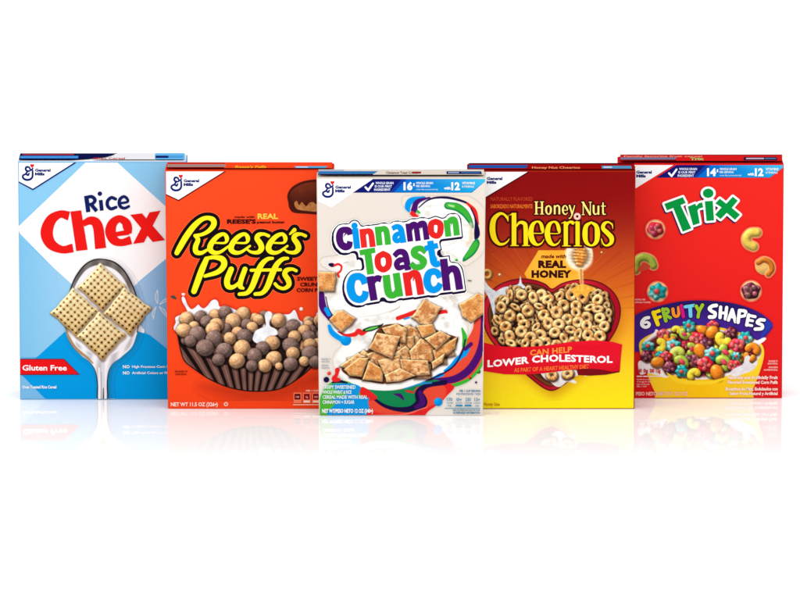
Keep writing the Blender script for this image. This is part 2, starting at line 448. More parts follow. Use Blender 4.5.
# title lettering
T = (36, 185, 6.154)
f = Field(36, 205, 166, 258, .2)
f.stroke([(203,190,56),(150,179,46),(93,215,64),(66,292,76),(92,362,64),(160,397,46),(228,387,54)], cap='butt', T=T)
f.poly([(36+x/6.154, 185+y/6.154) for x, y in ((212,163),(278,155),(318,398),(248,406))])
f.stroke([(290,238,36),(340,218,50),(380,252,62),(398,390,68)], cap='butt', T=T)
f.stroke([(470,306,26),(572,290,32)], cap='butt', T=T)
f.stroke([(575,300,30),(563,258,56),(552,228,50),(512,207,44),(472,235,56),(459,287,66),(480,338,56),(525,354,44),(585,338,52)], cap='butt', T=T)
f.poly([(36+x/6.154, 185+y/6.154) for x, y in ((580,183),(652,174),(794,338),(718,350))])
f.poly([(36+x/6.154, 185+y/6.154) for x, y in ((698,168),(766,157),(664,353),(597,362))])
A.field('title_lettering', f, (236,24,20))
f = Field(82, 188, 132, 214, .15)
f.stroke([(309,66,27),(322,166,26)], cap='butt', T=T)
f.stroke([(314,74,19),(345,72,21),(363,92,22),(350,113,19),(326,120,17)], T=T)
f.stroke([(338,118,22),(374,160,24)], cap='butt', T=T)
f.stroke([(398,92,23),(405,157,23)], cap='butt', T=T); f.disc(36+393/6.154, 185+53/6.154, 2.2)
f.stroke([(490,86,19),(464,77,20),(441,98,21),(441,128,21),(462,146,20),(493,136,18)], T=T)
f.stroke([(518,112,15),(563,103,15),(560,83,18),(541,71,18),(519,84,20),(512,111,21),(522,134,20),(545,142,18),(571,131,17)], T=T)
A.field('variety_lettering', f, (14,30,95))
# spoon picture
cv = Canvas(50, 252, 160, 398.8, lambda X, Y: mixc(np.broadcast_to((253,253,253), X.shape+(3,)), np.broadcast_to((0,158,230), X.shape+(3,)), sstep(-1.5, 1.5, Y-(262+np.abs(X-103)*1.0+22))), .4)
# re-lay the true background under the spoon so soft edges match the panel
def under(X, Y):
    c = np.broadcast_to(np.array((253.,253,253)), X.shape+(3,)).copy()
    l = sd_poly([(19,238),(21,238),(98,308),(60,347),(36,357),(20.8,357)])(X, Y) < 0; c[l] = facL(X, Y)[l]
    l = sd_poly([(184.5,246),(184,357),(160,348),(134,318),(120,297)])(X, Y) < 0; c[l] = facR(X, Y)[l]
    l = sd_poly([(65,331.5),(36,358),(20.8,372),(20.9,377),(46,398.8),(183.6,398.8),(183.6,362),(150,335),(110,322)])(X, Y) < 0; c[l] = (0,157,229)
    return c
cv.C[:] = under(cv.X, cv.Y)
bowl = [(100.5,258.6),(113,261),(123,268.5),(131,281),(137,297),(139,315),(137,333),(131,346),(122,356),(114,362),(109.3,370),(107.6,382),(107.4,399),(97.6,399),(97.2,384),(95,371),(90,362),(80,354),(71,344),(66,331),(65,314),(68,297),(73.5,280),(82,267),(91,260.3)]
cv.poly([(x+1.6+(2 if x > 100 else 0), y+2) for x, y in bowl], (60,70,90), soft=6, alpha=.36)
cv.poly(bowl, (30,28,30), off=.15)
cv.poly([(x+(.9 if x < 102 else -.8), y+.9) for x, y in bowl], lambda X, Y: mixc((112,106,102), (226,222,226), sstep(275, 335, Y))*(1+.12*np.sin(X*.5+Y*.1))[...,None])
# warm left rim, bright right rim
cv.line([(66.5,320,1.6),(68,335,2.6),(76,348,2.8),(87,357.5,2.4),(93,363,1.2)], (172,140,108))
cv.line([(68.6,333,.8),(77,346.5,1),(90,356,1)], (238,232,228))
# milk
milk = [(101,265),(112,268),(121,275),(128,287),(133,302),(134.5,318),(132,334),(125,346),(114,353.5),(103,356),(90,352),(79,344),(72.5,334),(69.5,318),(71,300),(76,284),(84,272),(92,266.5)]
cv.poly(milk, lambda X, Y: mixc((206,202,216), (246,244,247), sstep(0, 22, np.abs(Y-312)*.6+np.abs(X-103)*.2+4)), soft=1.2)
# handle
cv.line([(104,357,1),(103.5,366,3),(103,378,3.6),(103.2,399,3.8)], (226,222,226)); cv.line([(99,368,1.4),(99.4,399,1.7)], (250,250,252)); cv.line([(106,368,1.2),(105.6,399,1.6)], (248,246,248))
cv.line([(103.4,388,.7),(103.4,399,1.3)], (60,62,76)); cv.line([(101.4,372,.7),(101.2,399,1)], (165,158,160))
cv.line([(121,356,1.6),(131,346.5,1.8),(136.5,333,1.4)], (243,240,238))
# pillows of woven lattice
def chex(cx, cy, L1, ang, sx, sy, seed):
    ca, sa = math.cos(ang), math.sin(ang)
    P0 = [(-1,-.98),(-.5,-.97),(0,-1),(.5,-.97),(1,-1),(.97,-.4),(1,0),(.96,.5),(.99,1),(.5,.97),(0,1),(-.5,.97),(-1,1),(-.96,.5),(-1,0),(-.97,-.5)]
    P = [(cx+L1*(u*sx*ca-v*sy*sa), cy+L1*(u*sx*sa+v*sy*ca)) for u, v in P0]
    def uv(X, Y):
        dx = (X-cx)/L1; dy = (Y-cy)/L1; return (dx*ca+dy*sa)/sx, (-dx*sa+dy*ca)/sy
    def col(X, Y):
        u, v = uv(X, Y); wob = .08*(fbm(X, Y, 6, seed)-.5)
        k = 7.0
        gu = np.abs(((u+wob)*k*.5) % 1-.5)*2; gv = np.abs(((v+wob)*k*.5) % 1-.5)*2
        hole = sstep(.36, .78, gu)*sstep(.36, .78, gv)*(np.maximum(abs(u), abs(v)) < .9)
        thread = .93+.07*np.cos(u*k*math.pi*1.0)*np.cos(v*k*math.pi)
        body = mixc((255,240,188), (244,198,120), np.clip(.28*(u+v)+.32+.5*(fbm(X, Y, 5, seed+2)-.5)+.35*sstep(.75,1,np.maximum(u,v)), 0, 1))*thread[...,None]
        deep = mixc((160,104,46), (74,34,10), sstep(-.6,.7,u*.3+v*.5+.5*(vnoise(X,Y,3,seed)-.5)+.1))
        return mixc(body, deep, hole)
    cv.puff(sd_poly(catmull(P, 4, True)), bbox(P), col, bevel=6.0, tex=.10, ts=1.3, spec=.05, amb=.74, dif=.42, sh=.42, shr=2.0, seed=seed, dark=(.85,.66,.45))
q = R_(45)
chex(101.8, 287.0, 17.0, R_(43), 1.04, 1.0, 3)
chex(74.8, 312.0, 17.6, R_(42), 1.0, .98, 14)
chex(127.6, 311.0, 17.4, R_(38), 1.0, .98, 9)
chex(101.2, 335.8, 17.2, R_(42), 1.04, 1.0, 21)
A.canvas('spoon_picture', cv)
# red ribbon and claims
A.poly('claim_ribbon', [(20.1,358.7),(64,358.7),(80,374.6),(20.2,374.9)], (120,30,50))
A.poly('claim_ribbon', [(20.1,359.5),(63.8,359.5),(78.2,373.8),(20.2,374)], (236,20,24))
text(A, 'claim_ribbon', 'Gluten Free', 22.4, 370.2, 5.2, (255,255,255), w=44.5, bold=.025)
text(A, 'description_text', 'Oven Toasted Rice Cereal', 22.4, 388.2, 2.9, (255,255,255), w=34, bold=.03)
text(A, 'claim_text', 'NO', 123, 368, 3.0, (255,255,255), w=6.6, bold=.03); text(A, 'claim_text', 'NO', 123, 374.2, 3.0, (255,255,255), w=6.6, bold=.03)
text(A, 'claim_text', 'High Fructose Corn Syrup', 132, 367.6, 2.4, (255,255,255), w=44, bold=.02)
text(A, 'claim_text', 'Artificial Colors or Flavors', 132, 373.8, 2.4, (255,255,255), w=44, bold=.02)
# top of the box
def topq(cb, part, x0, x1, y0, y1, col, **k): cb.poly(part, [(x0,y0),(x1,y0),(x1,y1),(x0,y1)], col, top=True, **k)
def topflap(cb, y0, col, a=.8, b=.8):
    """upper closing flap: a thin plate of card lying over the carton's top"""
    xl, xr = cb.q[3][0]-cb.o[0]+.0009, cb.q[2][0]-cb.o[0]-.0009; d = cb.depth; z = cb.H
    bm = bmesh.new(); bmesh.ops.create_cube(bm, size=1)
    for v in bm.verts:
        v.co = Vector(((xl+xr)/2+v.co.x*(xr-xl), .0+v.co.y*(d-.0022), z+.0003+v.co.z*.0008))
    bmesh.ops.bevel(bm, geom=bm.edges[:], offset=.00025, segments=2, affect='EDGES')
    me = bpy.data.meshes.new('top_flap'); bm.to_mesh(me); bm.free()
    at = me.color_attributes.new('ink', 'FLOAT_COLOR', 'POINT'); c = lin(col)
    for v in me.vertices: at.data[v.index].color = (*c, 1)
    me.materials.append(M_MATT); o = bpy.data.objects.new('top_flap', me); COL.objects.link(o); o.parent = cb.e
topflap(A, 154, (235,235,238))
A.poly('top_print', [(20.3,155.0),(118,155.0),(106,158.2),(88,160.2),(72,161.3),(18.8,161.3)], (14,20,72), top=True)
topq(A, 'top_print', 22.5, 74, 155.3, 156.9, (150,45,70))
A.poly('top_print', [(20.5,157.6),(78.5,157.6),(78,160.0),(20,160.0)], (60,140,215), top=True)
A.poly('top_print', [(118.5,155.0),(155,155.0),(155,161.2),(93,161.2),(106,159.8)], (225,225,230), top=True)
text(A, 'top_print', 'Chex Cereal', 93, 160.9, 1.7, (190,20,30), w=32, bold=.03, top=True)
topq(A, 'top_print', 155.2, 184.6, 155.0, 161.2, (95,175,228))
topq(A, 'top_print', 155.6, 168.5, 157.4, 159.8, (20,35,100)); topq(A, 'top_print', 168.7, 183, 157.4, 159.8, (75,150,210))
objsA = A.finish()

# ================================================================== 2. orange box, chocolate cup of puffs
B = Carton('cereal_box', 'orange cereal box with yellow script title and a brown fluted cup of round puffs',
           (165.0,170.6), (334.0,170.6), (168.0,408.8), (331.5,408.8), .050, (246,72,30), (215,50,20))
ORG = np.array((250.,76,30))
bgB = lambda X, Y: mixc((250,74,32), (248,70,26), sstep(170, 408, np.asarray(Y, float)))
B.grid('front_panel', lambda y: B.edge('l', y), lambda y: B.edge('r', y), 171.4, 408.0, bgB, 8, 20)
topq_ = topq
B.poly('corner_badge', [(166,171.4),(226.5,171.4),(178.6,201.2),(166.2,195.3)], (110,15,20))
B.poly('corner_badge', [(166,171.4),(224,171.4),(178.5,199.7),(166.2,194.0)], (253,253,253))
mills_mark(B, 148.6, 10.6)
# peanut butter cup at upper right
cv = Canvas(283, 176, 331, 220, bgB, .35)
cv.poly([(289,203),(288,195),(292,188),(300,183),(310,180.5),(322,180),(333,181),(333,216),(318,214),(305,213),(294,212),(290,208)], (70,18,12), off=.6)
cv.poly([(290.5,200),(290,194),(294,188.5),(301,184.5),(311,182),(322,181.5),(333,183),(333,208),(318,205),(305,203),(297,202)], lambda X, Y: mixc((112,44,24), (78,26,16), sstep(184, 206, Y))*(.9+.2*fbm(X,Y,4,3))[...,None])
cv.poly([(294,203),(297,201),(299,205),(302,202),(306,206),(309,203),(313,202),(318,205),(324,204),(333,206),(333,213),(318,212),(308,211),(300,210),(296,208)], lambda X, Y: mixc((214,150,88), (160,92,45), fbm(X, Y, 2.2, 8)), soft=.8)
for i in range(9): cv.line([(289.5+i*.1+i*.4, 197+i*.6+(i%2)*.4),(291+i*.4,199+i*.7)], (60,20,14), w=.5)
B.canvas('chocolate_cup_picture', cv)
# title: script lettering
fr = Field(166, 207, 312, 262, .2); 
TA = (165,205,10.0); TB = (240,215,10.0)
fr.stroke([(118,478,42),(150,420,52),(215,310,56),(290,210,52),(365,145,42),(430,128,38),(482,150,50),(486,200,50),(440,256,38),(375,292,30),(300,306,28)], T=TA)
fr.stroke([(300,305,28),(330,345,40),(306,415,46),(312,468,46),(365,478,34),(425,446,20)], T=TA)
E_ = [(500,378,13),(600,376,19),(619,330,38),(588,290,30),(528,312,40),(472,372,48),(450,432,52),(482,472,40),(550,470,27),(640,408,16)]
for dx in (0, 210, 585): fr.stroke([(x+dx, y, w) for x, y, w in E_], T=TA)
S_ = [(285,208,28),(240,190,26),(188,198,40),(170,234,46),(205,288,50),(214,335,50),(180,372,36),(115,370,24),(66,340,13)]
fr.stroke(S_, T=TB); fr.stroke([(x+370, y, w) for x, y, w in S_], T=TB)
fr.stroke([(500,190,14),(525,166,26),(545,148,36)], T=TB)
fp = Field(180, 250, 304, 302, .2); TC = (165,245,10.0); TD = (240,245,10.0)
fp.stroke([(290,462,50),(320,380,55),(370,245,58),(415,140,46)], T=TC)
fp.stroke([(425,130,28),(500,122,38),(574,142,54),(590,200,55),(530,268,44),(400,310,28)], T=TC)
fp.stroke([(662,242,50),(622,345,54),(630,410,50),(680,420,36),(745,370,26),(790,290,30)], T=TC)
fp.stroke([(50,240,44),(12,345,46),(2,410,44),(32,432,22)], T=TD)
F_ = [(325,132,24),(272,142,36),(215,196,48),(170,292,56),(120,418,50),(70,478,38),(0,490,30),(-8,490,26)]
fp.stroke(F_, T=TD); fp.stroke([(x+152, y, w) for x, y, w in F_[:-1]], T=TD)
fp.stroke([(112,252,26),(405,246,26)], T=TD)
fp.stroke([(562,256,26),(520,240,28),(466,252,42),(448,292,46),(482,350,50),(488,400,42),(440,434,30),(384,420,28),(352,388,28)], T=TD)
BK = (18,8,14)
fr.F -= .25; fp.F -= .25
B.field('title_lettering', fp, (255,110,60), off=4.0); B.field('title_lettering', fr, (255,110,60), off=4.0)
B.field('title_lettering', fp, BK, off=3.4); B.field('title_lettering', fr, BK, off=3.4)
B.field('title_lettering', fp, (255,240,30)); B.field('title_lettering', fr, (255,240,30))
# claims
text(B, 'flavour_text', 'made with', 234.5, 217.8, 1.9, (60,8,8), w=20, bold=.03)
text(B, 'flavour_text', "REESE'S", 227, 223.4, 4.0, (50,6,8), w=29, bold=.045)
text(B, 'flavour_text', 'REAL', 257.6, 218.6, 5.0, (255,205,70), w=20.5, bold=.04)
text(B, 'flavour_text', 'peanut butter', 257, 223.2, 2.4, (60,8,8), w=28, bold=.035)
text(B, 'description_text', 'SWEET &', 297, 280.5, 3.6, (70,10,10), w=27, bold=.04)
text(B, 'description_text', 'CRUNCHY', 300, 286.2, 3.6, (70,10,10), w=30, bold=.04)
text(B, 'description_text', 'CORN PUFFS', 296.5, 291.8, 3.6, (70,10,10), w=33, bold=.04)
# the fluted cup of puffs
cv = Canvas(168.5, 293, 331, 400, bgB, .38)
Z = lambda x, y: (160+x/4.44, 280+y/4.44)
cv.poly([(200,386),(240,402),(275,402),(300,394),(325,380),(325,372),(250,380)], (150,30,12), soft=14, alpha=.42)
W_ = lambda X, Y: mixc((252,252,252), (214,219,228), np.clip(fbm(X, Y, 5, 4)*1.7-.55, 0, 1))
sp = [Z(*p) for p in [(70,185),(68,168),(80,158),(100,152),(122,150),(118,130),(100,98),(96,78),(104,72),(112,82),(122,108),(138,128),(155,122),(170,108),(180,118),(195,125),(212,112),(228,92),(245,86),(258,96),(266,118),(300,116),(400,160),(440,150),(480,160),(540,152),(575,150),(596,132),(608,150),(618,176),(640,186),(668,182),(690,160),(705,140),(760,150),(760,330),(400,330),(90,240)]]
cv.poly(sp, (205,25,15), off=.9, soft=1); cv.poly(sp, W_, soft=.8)
for p, r in ((Z(104,62), 1.7), (Z(627,128), 1.8), (Z(78,172), 2.2)): cv.ball(p[0], p[1], r, (250,250,252), sh=.0, tex=0, spec=0, amb=.85, dif=.2)
cv.poly([Z(725,205), Z(700,215), Z(690,235), Z(700,262), Z(760,262), Z(760,205)], (215,30,25))
cup = [Z(*p) for p in [(78,212),(80,250),(94,320),(112,362),(160,400),(220,440),(300,474),(390,492),(480,492),(545,478),(610,440),(660,400),(702,358),(760,320),(760,250),(400,250),(110,222)]]
fx, fy = Z(395, 720)
def flute(X, Y):
    a = np.arctan2(X-fx-(X-fx)**2*np.sign(X-fx)*-.0006, fy-Y)
    s_ = np.sin(a*54+.6*np.sin(a*9)); up = np.clip((Y-340)/50, 0, 1)
    base = mixc((128,92,80), (92,60,54), np.clip(.5+.5*vnoise(X, Y, 9, 5)-.3+up*.2, 0, 1))
    hi = mixc(base, (158,122,108), sstep(.75, 1, s_)*.5)
    return mixc(hi, (22,8,8), sstep(-.15, -.75, s_))
cv.poly(cup, (24,10,8), off=.5); cv.poly(cup, flute, off=-.6)
cv.poly([Z(*p) for p in [(112,225),(125,290),(200,340),(290,375),(400,395),(520,392),(610,375),(690,320),(760,300),(760,215),(420,215),(130,205)]], (38,18,14), soft=1.5)
TN = (230,174,122); BR = (138,108,98)
puffs = [(118,170,33,0),(180,160,28,1),(245,155,28,0),(290,143,32,1),(460,152,20,1),(368,150,36,0),(205,182,28,1),(437,175,26,0),(500,172,30,1),(525,178,34,0),(150,205,26,0),(590,205,36,1),(325,180,38,0),(385,195,26,1),(640,225,30,0),(290,215,27,1),(250,200,34,0),(410,208,27,0),(720,250,34,1),(235,218,36,0),(660,250,32,1),(545,235,25,1),(345,230,28,0),(105,222,35,0),(597,252,31,0),(700,285,30,0),(165,240,38,1),(375,250,38,1),(310,258,30,0),(240,260,40,1),(135,270,30,1),(500,278,36,0),(580,290,40,1),(665,285,30,0),(455,302,33,1),(720,325,36,1),(200,300,42,1),(365,302,40,0),(665,325,38,1),(590,325,33,0),(285,312,39,1),(420,335,36,1),(505,348,38,0),(640,360,26,0),(260,352,30,1),(690,362,30,1),(342,358,38,0),(580,372,36,1),(528,382,18,0),(465,380,33,0),(408,380,28,1)]
rnd = random.Random(4)
def puffball(x, y, r, k, i):
    px, py = Z(x, y); c0 = np.array((TN, BR)[k], float)*rnd.uniform(.94, 1.08)
    hi = (252,216,172) if k == 0 else (182,158,150)
    cc = lambda X, Y: mixc(c0, hi, np.clip(1.5*(fbm(X, Y, 2.6, i)-.42), 0, .8))
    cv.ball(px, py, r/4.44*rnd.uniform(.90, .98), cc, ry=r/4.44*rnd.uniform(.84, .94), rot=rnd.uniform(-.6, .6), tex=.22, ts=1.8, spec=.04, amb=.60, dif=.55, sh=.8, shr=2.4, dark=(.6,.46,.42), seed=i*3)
splash = [(415,245),(425,225),(450,212),(468,205),(470,188),(465,160),(470,144),(483,138),(496,146),(496,165),(486,185),(490,205),(510,215),(522,228),(520,242),(500,250),(485,262),(470,280),(430,280),(412,265)]
for i in range(70):
    x = rnd.uniform(95, 735); y = rnd.uniform(170, 335-abs(x-420)*.12)
    puffball(x, y, rnd.uniform(20, 28), int(rnd.random() < .55), 200+i)
for i, (x, y, r, k) in enumerate(puffs):
    if i == 31: cv.poly([Z(*p) for p in splash], W_, soft=.8)
    puffball(x, y, r, k, i)
for a, b in (((262,352),(292,360)), ((400,372),(420,376))): pass
B.canvas('cup_of_puffs_picture', cv)
fl = Field(166, 292, 178, 302, .15); fl.stroke([(171,296.5,1),(173.5,297,3),(176,298.6,1.4)]); B.field('cup_of_puffs_picture', fl, (60,75,70))
text(B, 'serving_note', 'ENLARGED TO', 175, 372.2, 1.7, (130,15,10), w=12.5, bold=.03); text(B, 'serving_note', 'SHOW DETAIL', 175.5, 375, 1.7, (130,15,10), w=11, bold=.03)
text(B, 'net_weight_text', 'NET WT 11.5 OZ (326g)', 170.8, 406, 3.7, (255,222,205), w=47, bold=.035)
f = Field(222, 400, 230, 408, .12); f.disc(226,404,2.1); f.disc(226,404,2.1); B.field('net_weight_text', f, (255,215,195)); f = Field(222,400,230,408,.12); f.disc(226,404,1.35); B.field('net_weight_text', f, (225,120,90))
text(B, 'nutrition_panel', 'PER 1 CUP SERVING', 306, 391.3, 1.6, (255,210,190), w=24, bold=.03)
for i, x in enumerate((294.5, 303.8, 313.0, 322.0)):
    B.poly('nutrition_panel', [(x-1,392.4),(x+7,392.4),(x+7,403),(x-1,403)], (250,125,90))
    B.poly('nutrition_panel', [(x,393.6),(x+6,393.6),(x+6,399.4),(x,399.4)], (95,10,16) if i == 0 else (140,14,18))
    text(B, 'nutrition_panel', ('150','0g','180','9g')[i], x+3, 397.6, 1.8, (245,170,150), align='C', bold=.02)
    if i: B.poly('nutrition_panel', [(x,400.4),(x+6,400.4),(x+6,402.2),(x,402.2)], (255,225,205))
B.poly('nutrition_panel', [(293,404),(330,404),(330,405),(293,405)], (255,190,160))
topflap(B, 164, (214,52,26))
topq(B, 'top_print', 167.3, 332.2, 164.3, 170.1, (238,66,28))
B.poly('top_print', [(167.2,166.3),(226,166.3),(225.5,169.0),(166.8,169.0)], (150,128,126), top=True)
topq(B, 'top_print', 166.8, 224, 169.3, 170.1, (90,14,14))
topq(B, 'top_print', 167.6, 225, 164.5, 165.8, (190,40,22))
text(B, 'top_print', "Reese's Puffs", 235, 170.0, 2.3, (235,170,40), w=31, bold=.03, shear=.3, top=True)
B.poly('top_print', [(294,168.3),(328,168.3),(325,170.1),(296,170.1)], (70,160,210), top=True); topq(B, 'top_print', 296, 308, 168.7, 169.8, (190,205,225))
objsB = B.finish()
# ================================================================== 3. cream box, coloured lettering, bowl of toast squares
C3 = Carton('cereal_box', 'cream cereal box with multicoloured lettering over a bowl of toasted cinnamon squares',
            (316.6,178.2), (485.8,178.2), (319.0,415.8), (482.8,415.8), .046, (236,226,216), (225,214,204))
CRM = (234,224,214)
bgC = lambda X, Y: mixc((233,222,212), (238,229,219), np.clip(sstep(190, 400, np.asarray(Y, float))+.15*np.sin(np.asarray(X, float)*.05), 0, 1))
C3.grid('front_panel', lambda y: C3.edge('l', y), lambda y: C3.edge('r', y), 179.0, 415.0, bgC, 10, 20)
C3.poly('corner_badge', [(317.6,179),(374,179),(353,192.5),(331.3,207.3),(317.9,201)], (254,254,254))
mills_mark(C3, 300.2, 17.0)
def claim_strip(cb, x0, y0, x1, big, y1, gold=False):
    """blue strip of nutrition claims under the top edge"""
    h = y1-y0; X = lambda u: x0+u
    cb.poly('claim_strip', [(X(20),y0),(X(0),y1),(x1-13,y1),(x1,y0+2.5),(x1,y0)], [(16,28,120),(16,20,100),(0,130,200),(40,180,235),(60,190,238)])
    cb.poly('claim_strip', [(X(20),y0),(X(0)+1,y1-.6),(X(37),y1-.6),(X(49),y0)], (14,20,110))
    cb.poly('claim_strip', [(X(49),y0),(X(37),y1-.6),(X(41),y1-.6),(X(54),y0)], (16,60,160))
    cb.poly('claim_strip', [(X(54),y0),(X(41),y1-.6),(x1-13.6,y1-.6),(x1-.8,y0+2.4),(x1-.8,y0)], [(0,105,205),(0,110,205),(20,165,228),(60,190,238),(60,190,238)])
    f = Field(X(9), y0, X(22), y1, .12); f.stroke([(X(12.5),y0+8.2),(X(15.2),y0+11)], 2.0, cap='round'); f.stroke([(X(15.2),y0+11),(X(20),y0+4.4)], 1.9); cb.field('claim_strip', f, (255,255,255))
    for i, t in enumerate(('WHOLE GRAIN', 'IS OUR FIRST', 'INGREDIENT')):
        text(cb, 'claim_strip', t, X(22.5-i*.7), y0+5.0+i*3.3, 2.2, (225,232,248), w=18-i*.8, bold=.035)
    text(cb, 'claim_strip', big, X(50.5), y0+10.6, 7.2, (255,255,255), w=9.0, bold=.05)
    text(cb, 'claim_strip', 'g', X(60), y0+6, 2.6, (255,255,255), w=1.8, bold=.05)
    text(cb, 'claim_strip', 'WHOLE GRAIN', X(63), y0+5.0, 2.2, (225,240,250), w=17, bold=.035)
    text(cb, 'claim_strip', 'PER SERVING', X(63), y0+8.0, 2.0, (225,240,250), w=14, bold=.03)
    text(cb, 'claim_strip', 'at least 48g recommended daily', X(63), y0+10.9, 1.5, (190,222,245), w=22, bold=.02)
    text(cb, 'claim_strip', 'with', X(91), y0+10.2, 2.6, (255,255,255), w=6.5, bold=.04)
    text(cb, 'claim_strip', '12', X(98.3), y0+10.6, 7.2, (255,255,255), w=8.6, bold=.05)
    text(cb, 'claim_strip', 'VITAMINS', X(109), y0+5.2, 2.4, (235,245,252), w=13, bold=.04)
    text(cb, 'claim_strip', '& MINERALS', X(109), y0+8.4, 2.0, (225,240,250), w=12, bold=.03)
claim_strip(C3, 353, 179.0, 484.9, '16', 192.6)
cv = Canvas(317.6, 196, 484.8, 415, bgC, .38)
PU = (72,14,105); NV = (24,12,62); RD = (228,36,34); GN = (58,178,52); DG = (16,132,76); BL = (0,150,232); CO = (232,74,52); WH = (249,247,244)
Zt = lambda x, y: (310+x/4.444, 165+y/4.444)
Zc = lambda x, y: (310+x/4.444, 290+y/4.444)
Ln = lambda f, pts, col, **k: cv.line([(*f(x, y), w/4.444) for x, y, w in pts], col, **k)
Pl = lambda f, pts, col, **k: cv.poly([f(x, y) for x, y in pts], col, **k)
# upper swirl
Ln(Zt, [(440,160,40),(520,150,34),(640,150,40),(735,200,44),(758,290,44),(735,370,50),(690,420,30)], (248,224,196), soft=5, alpha=.7)
Ln(Zt, [(505,148,20),(450,158,28),(434,185,26),(440,205,10)], BL); Ln(Zt, [(530,148,14),(478,165,26),(462,200,28)], PU); Ln(Zt, [(455,215,22),(480,235,18),(520,240,10)], RD)
Pl(Zt, [(480,178),(520,152),(580,145),(650,155),(710,195),(742,260),(738,330),(715,385),(680,420),(640,425),(600,400),(580,330),(600,240),(540,235),(490,225)], lambda X, Y: mixc((252,251,248), (232,226,216), sstep(.48,.8,fbm(X+Y*.4, Y*2.2-X*.6, 9, 5))), soft=.9)
Ln(Zt, [(500,190,2),(540,180,2),(590,182,1)], (214,208,196)); Ln(Zt, [(600,360,2),(640,345,2),(680,315,1.5)], (206,198,184)); Ln(Zt, [(610,385,1.6),(650,370,1.6)], (214,208,196)); Ln(Zt, [(520,210,1.6),(570,205,1.6)], (220,214,204))
Ln(Zt, [(484,188,5),(520,158,7),(560,145,9),(620,146,11),(690,165,9),(720,190,5)], NV); Ln(Zt, [(478,205,12),(487,212,9)], GN)
Ln(Zt, [(700,170,10),(732,205,18),(744,260,14)], RD); Ln(Zt, [(715,190,6),(735,240,8),(742,300,26),(738,325,16)], NV)
Ln(Zt, [(612,180,32),(655,188,36),(690,215,32),(712,250,22),(722,275,12)], DG); Ln(Zt, [(612,178,22),(655,186,26),(690,212,22),(712,246,12)], GN); Ln(Zt, [(618,178,9),(638,183,10)], (170,222,150))
Ln(Zt, [(715,260,14),(716,330,22),(700,350,10)], (226,206,172), soft=2.5, alpha=.8)
Ln(Zt, [(742,330,8),(738,350,32),(718,385,34),(690,415,20),(682,425,8)], DG); Ln(Zt, [(740,340,6),(734,355,24),(714,385,24),(690,412,10)], GN)
cv.ball(*Zt(650, 423), 1.6, GN, tex=0, sh=0); Ln(Zt, [(704,513,5),(716,515,4)], (40,60,30))
# milk spill behind the title and at left
Pl(Zt, [(60,430),(110,420),(170,410),(240,430),(260,520),(700,580),(690,640),(120,640),(60,600),(130,520),(120,470)], lambda X, Y: mixc(WH, (226,220,212), sstep(.5,.85,fbm(X, Y, 11, 9))), soft=7, alpha=.9)
Ln(Zt, [(150,435,2),(170,430,1.5)], (150,130,120)); Ln(Zt, [(88,442,12),(98,444,18),(108,446,10)], NV)
Ln(Zt, [(108,446,10),(125,440,10),(140,450,9),(136,470,9),(124,482,10),(128,496,10)], RD)
# lower swirl: body of the milk around and under the bowl
Pl(Zc, [(85,60),(130,20),(250,40),(640,10),(665,60),(690,140),(690,220),(660,310),(600,380),(480,440),(330,450),(220,430),(130,370),(110,300),(150,240),(110,180),(90,120)], lambda X, Y: mixc(WH, (208,198,188), sstep(.48,.85,fbm(X*.8+Y*.3, Y-X*.3, 10, 12))*.9), soft=3)
Ln(Zc, [(380,85,2),(300,110,2),(210,120,1)], (205,198,188)); Ln(Zc, [(350,100,2),(390,80,4),(400,70,2)], (190,175,150)); Ln(Zc, [(590,60,1.5),(630,100,2),(640,150,1.5)], (205,200,190))
Ln(Zc, [(50,20,28),(52,50,32),(62,85,32),(88,122,26)], PU); Ln(Zc, [(70,30,4),(82,80,5),(102,115,5)], NV); Ln(Zc, [(72,85,20),(84,108,18)], BL)
Ln(Zc, [(86,160,16),(100,190,24),(135,215,24),(160,222,30)], BL); cv.ball(*Zc(159,222), 5.6, BL, tex=0, sh=0, spec=.1, amb=.9, dif=.15)
Ln(Zc, [(125,185,6),(160,200,12),(200,196,20),(215,180,18),(230,190,24),(255,180,12),(300,165,4)], RD)
Ln(Zc, [(240,178,12),(270,172,22),(310,160,12),(325,150,4)], (14,40,24)); Ln(Zc, [(248,178,6),(275,170,11),(300,163,5)], (90,196,80))
Ln(Zc, [(390,125,18),(430,112,20),(470,95,18)], RD); Ln(Zc, [(420,128,8),(440,122,8)], BL); Ln(Zc, [(570,100,18),(600,95,16),(608,100,8)], RD)
# right-hand bands
clipR = [(775,100),(775,330),(640,440),(520,440)]
Pl(Zc, [(735,130),(765,120),(782,130),(782,260),(765,335),(725,385),(660,425),(560,440),(440,435),(520,408),(600,365),(650,310),(685,240),(720,180)], CO)
Ln(Zc, [(768,110,18),(770,200,30),(752,280,32),(710,350,34),(650,392,32),(580,405,26)], PU); Ln(Zc, [(780,270,10),(760,335,12),(715,390,14),(650,420,16),(570,432,10)], GN)
Ln(Zc, [(700,262,22),(670,300,30),(640,320,20),(605,352,26)], BL); Ln(Zc, [(590,375,16),(550,385,22),(500,405,16)], BL); Ln(Zc, [(520,402,14),(600,395,14)], PU); Ln(Zc, [(690,300,10),(640,345,14),(600,372,10)], CO)
Ln(Zc, [(676,170,8),(688,210,22),(684,250,18)], GN); Ln(Zc, [(690,220,6),(678,270,7),(645,330,7),(600,365,7),(530,398,6)], NV); Ln(Zc, [(715,240,18),(690,262,16)], PU)
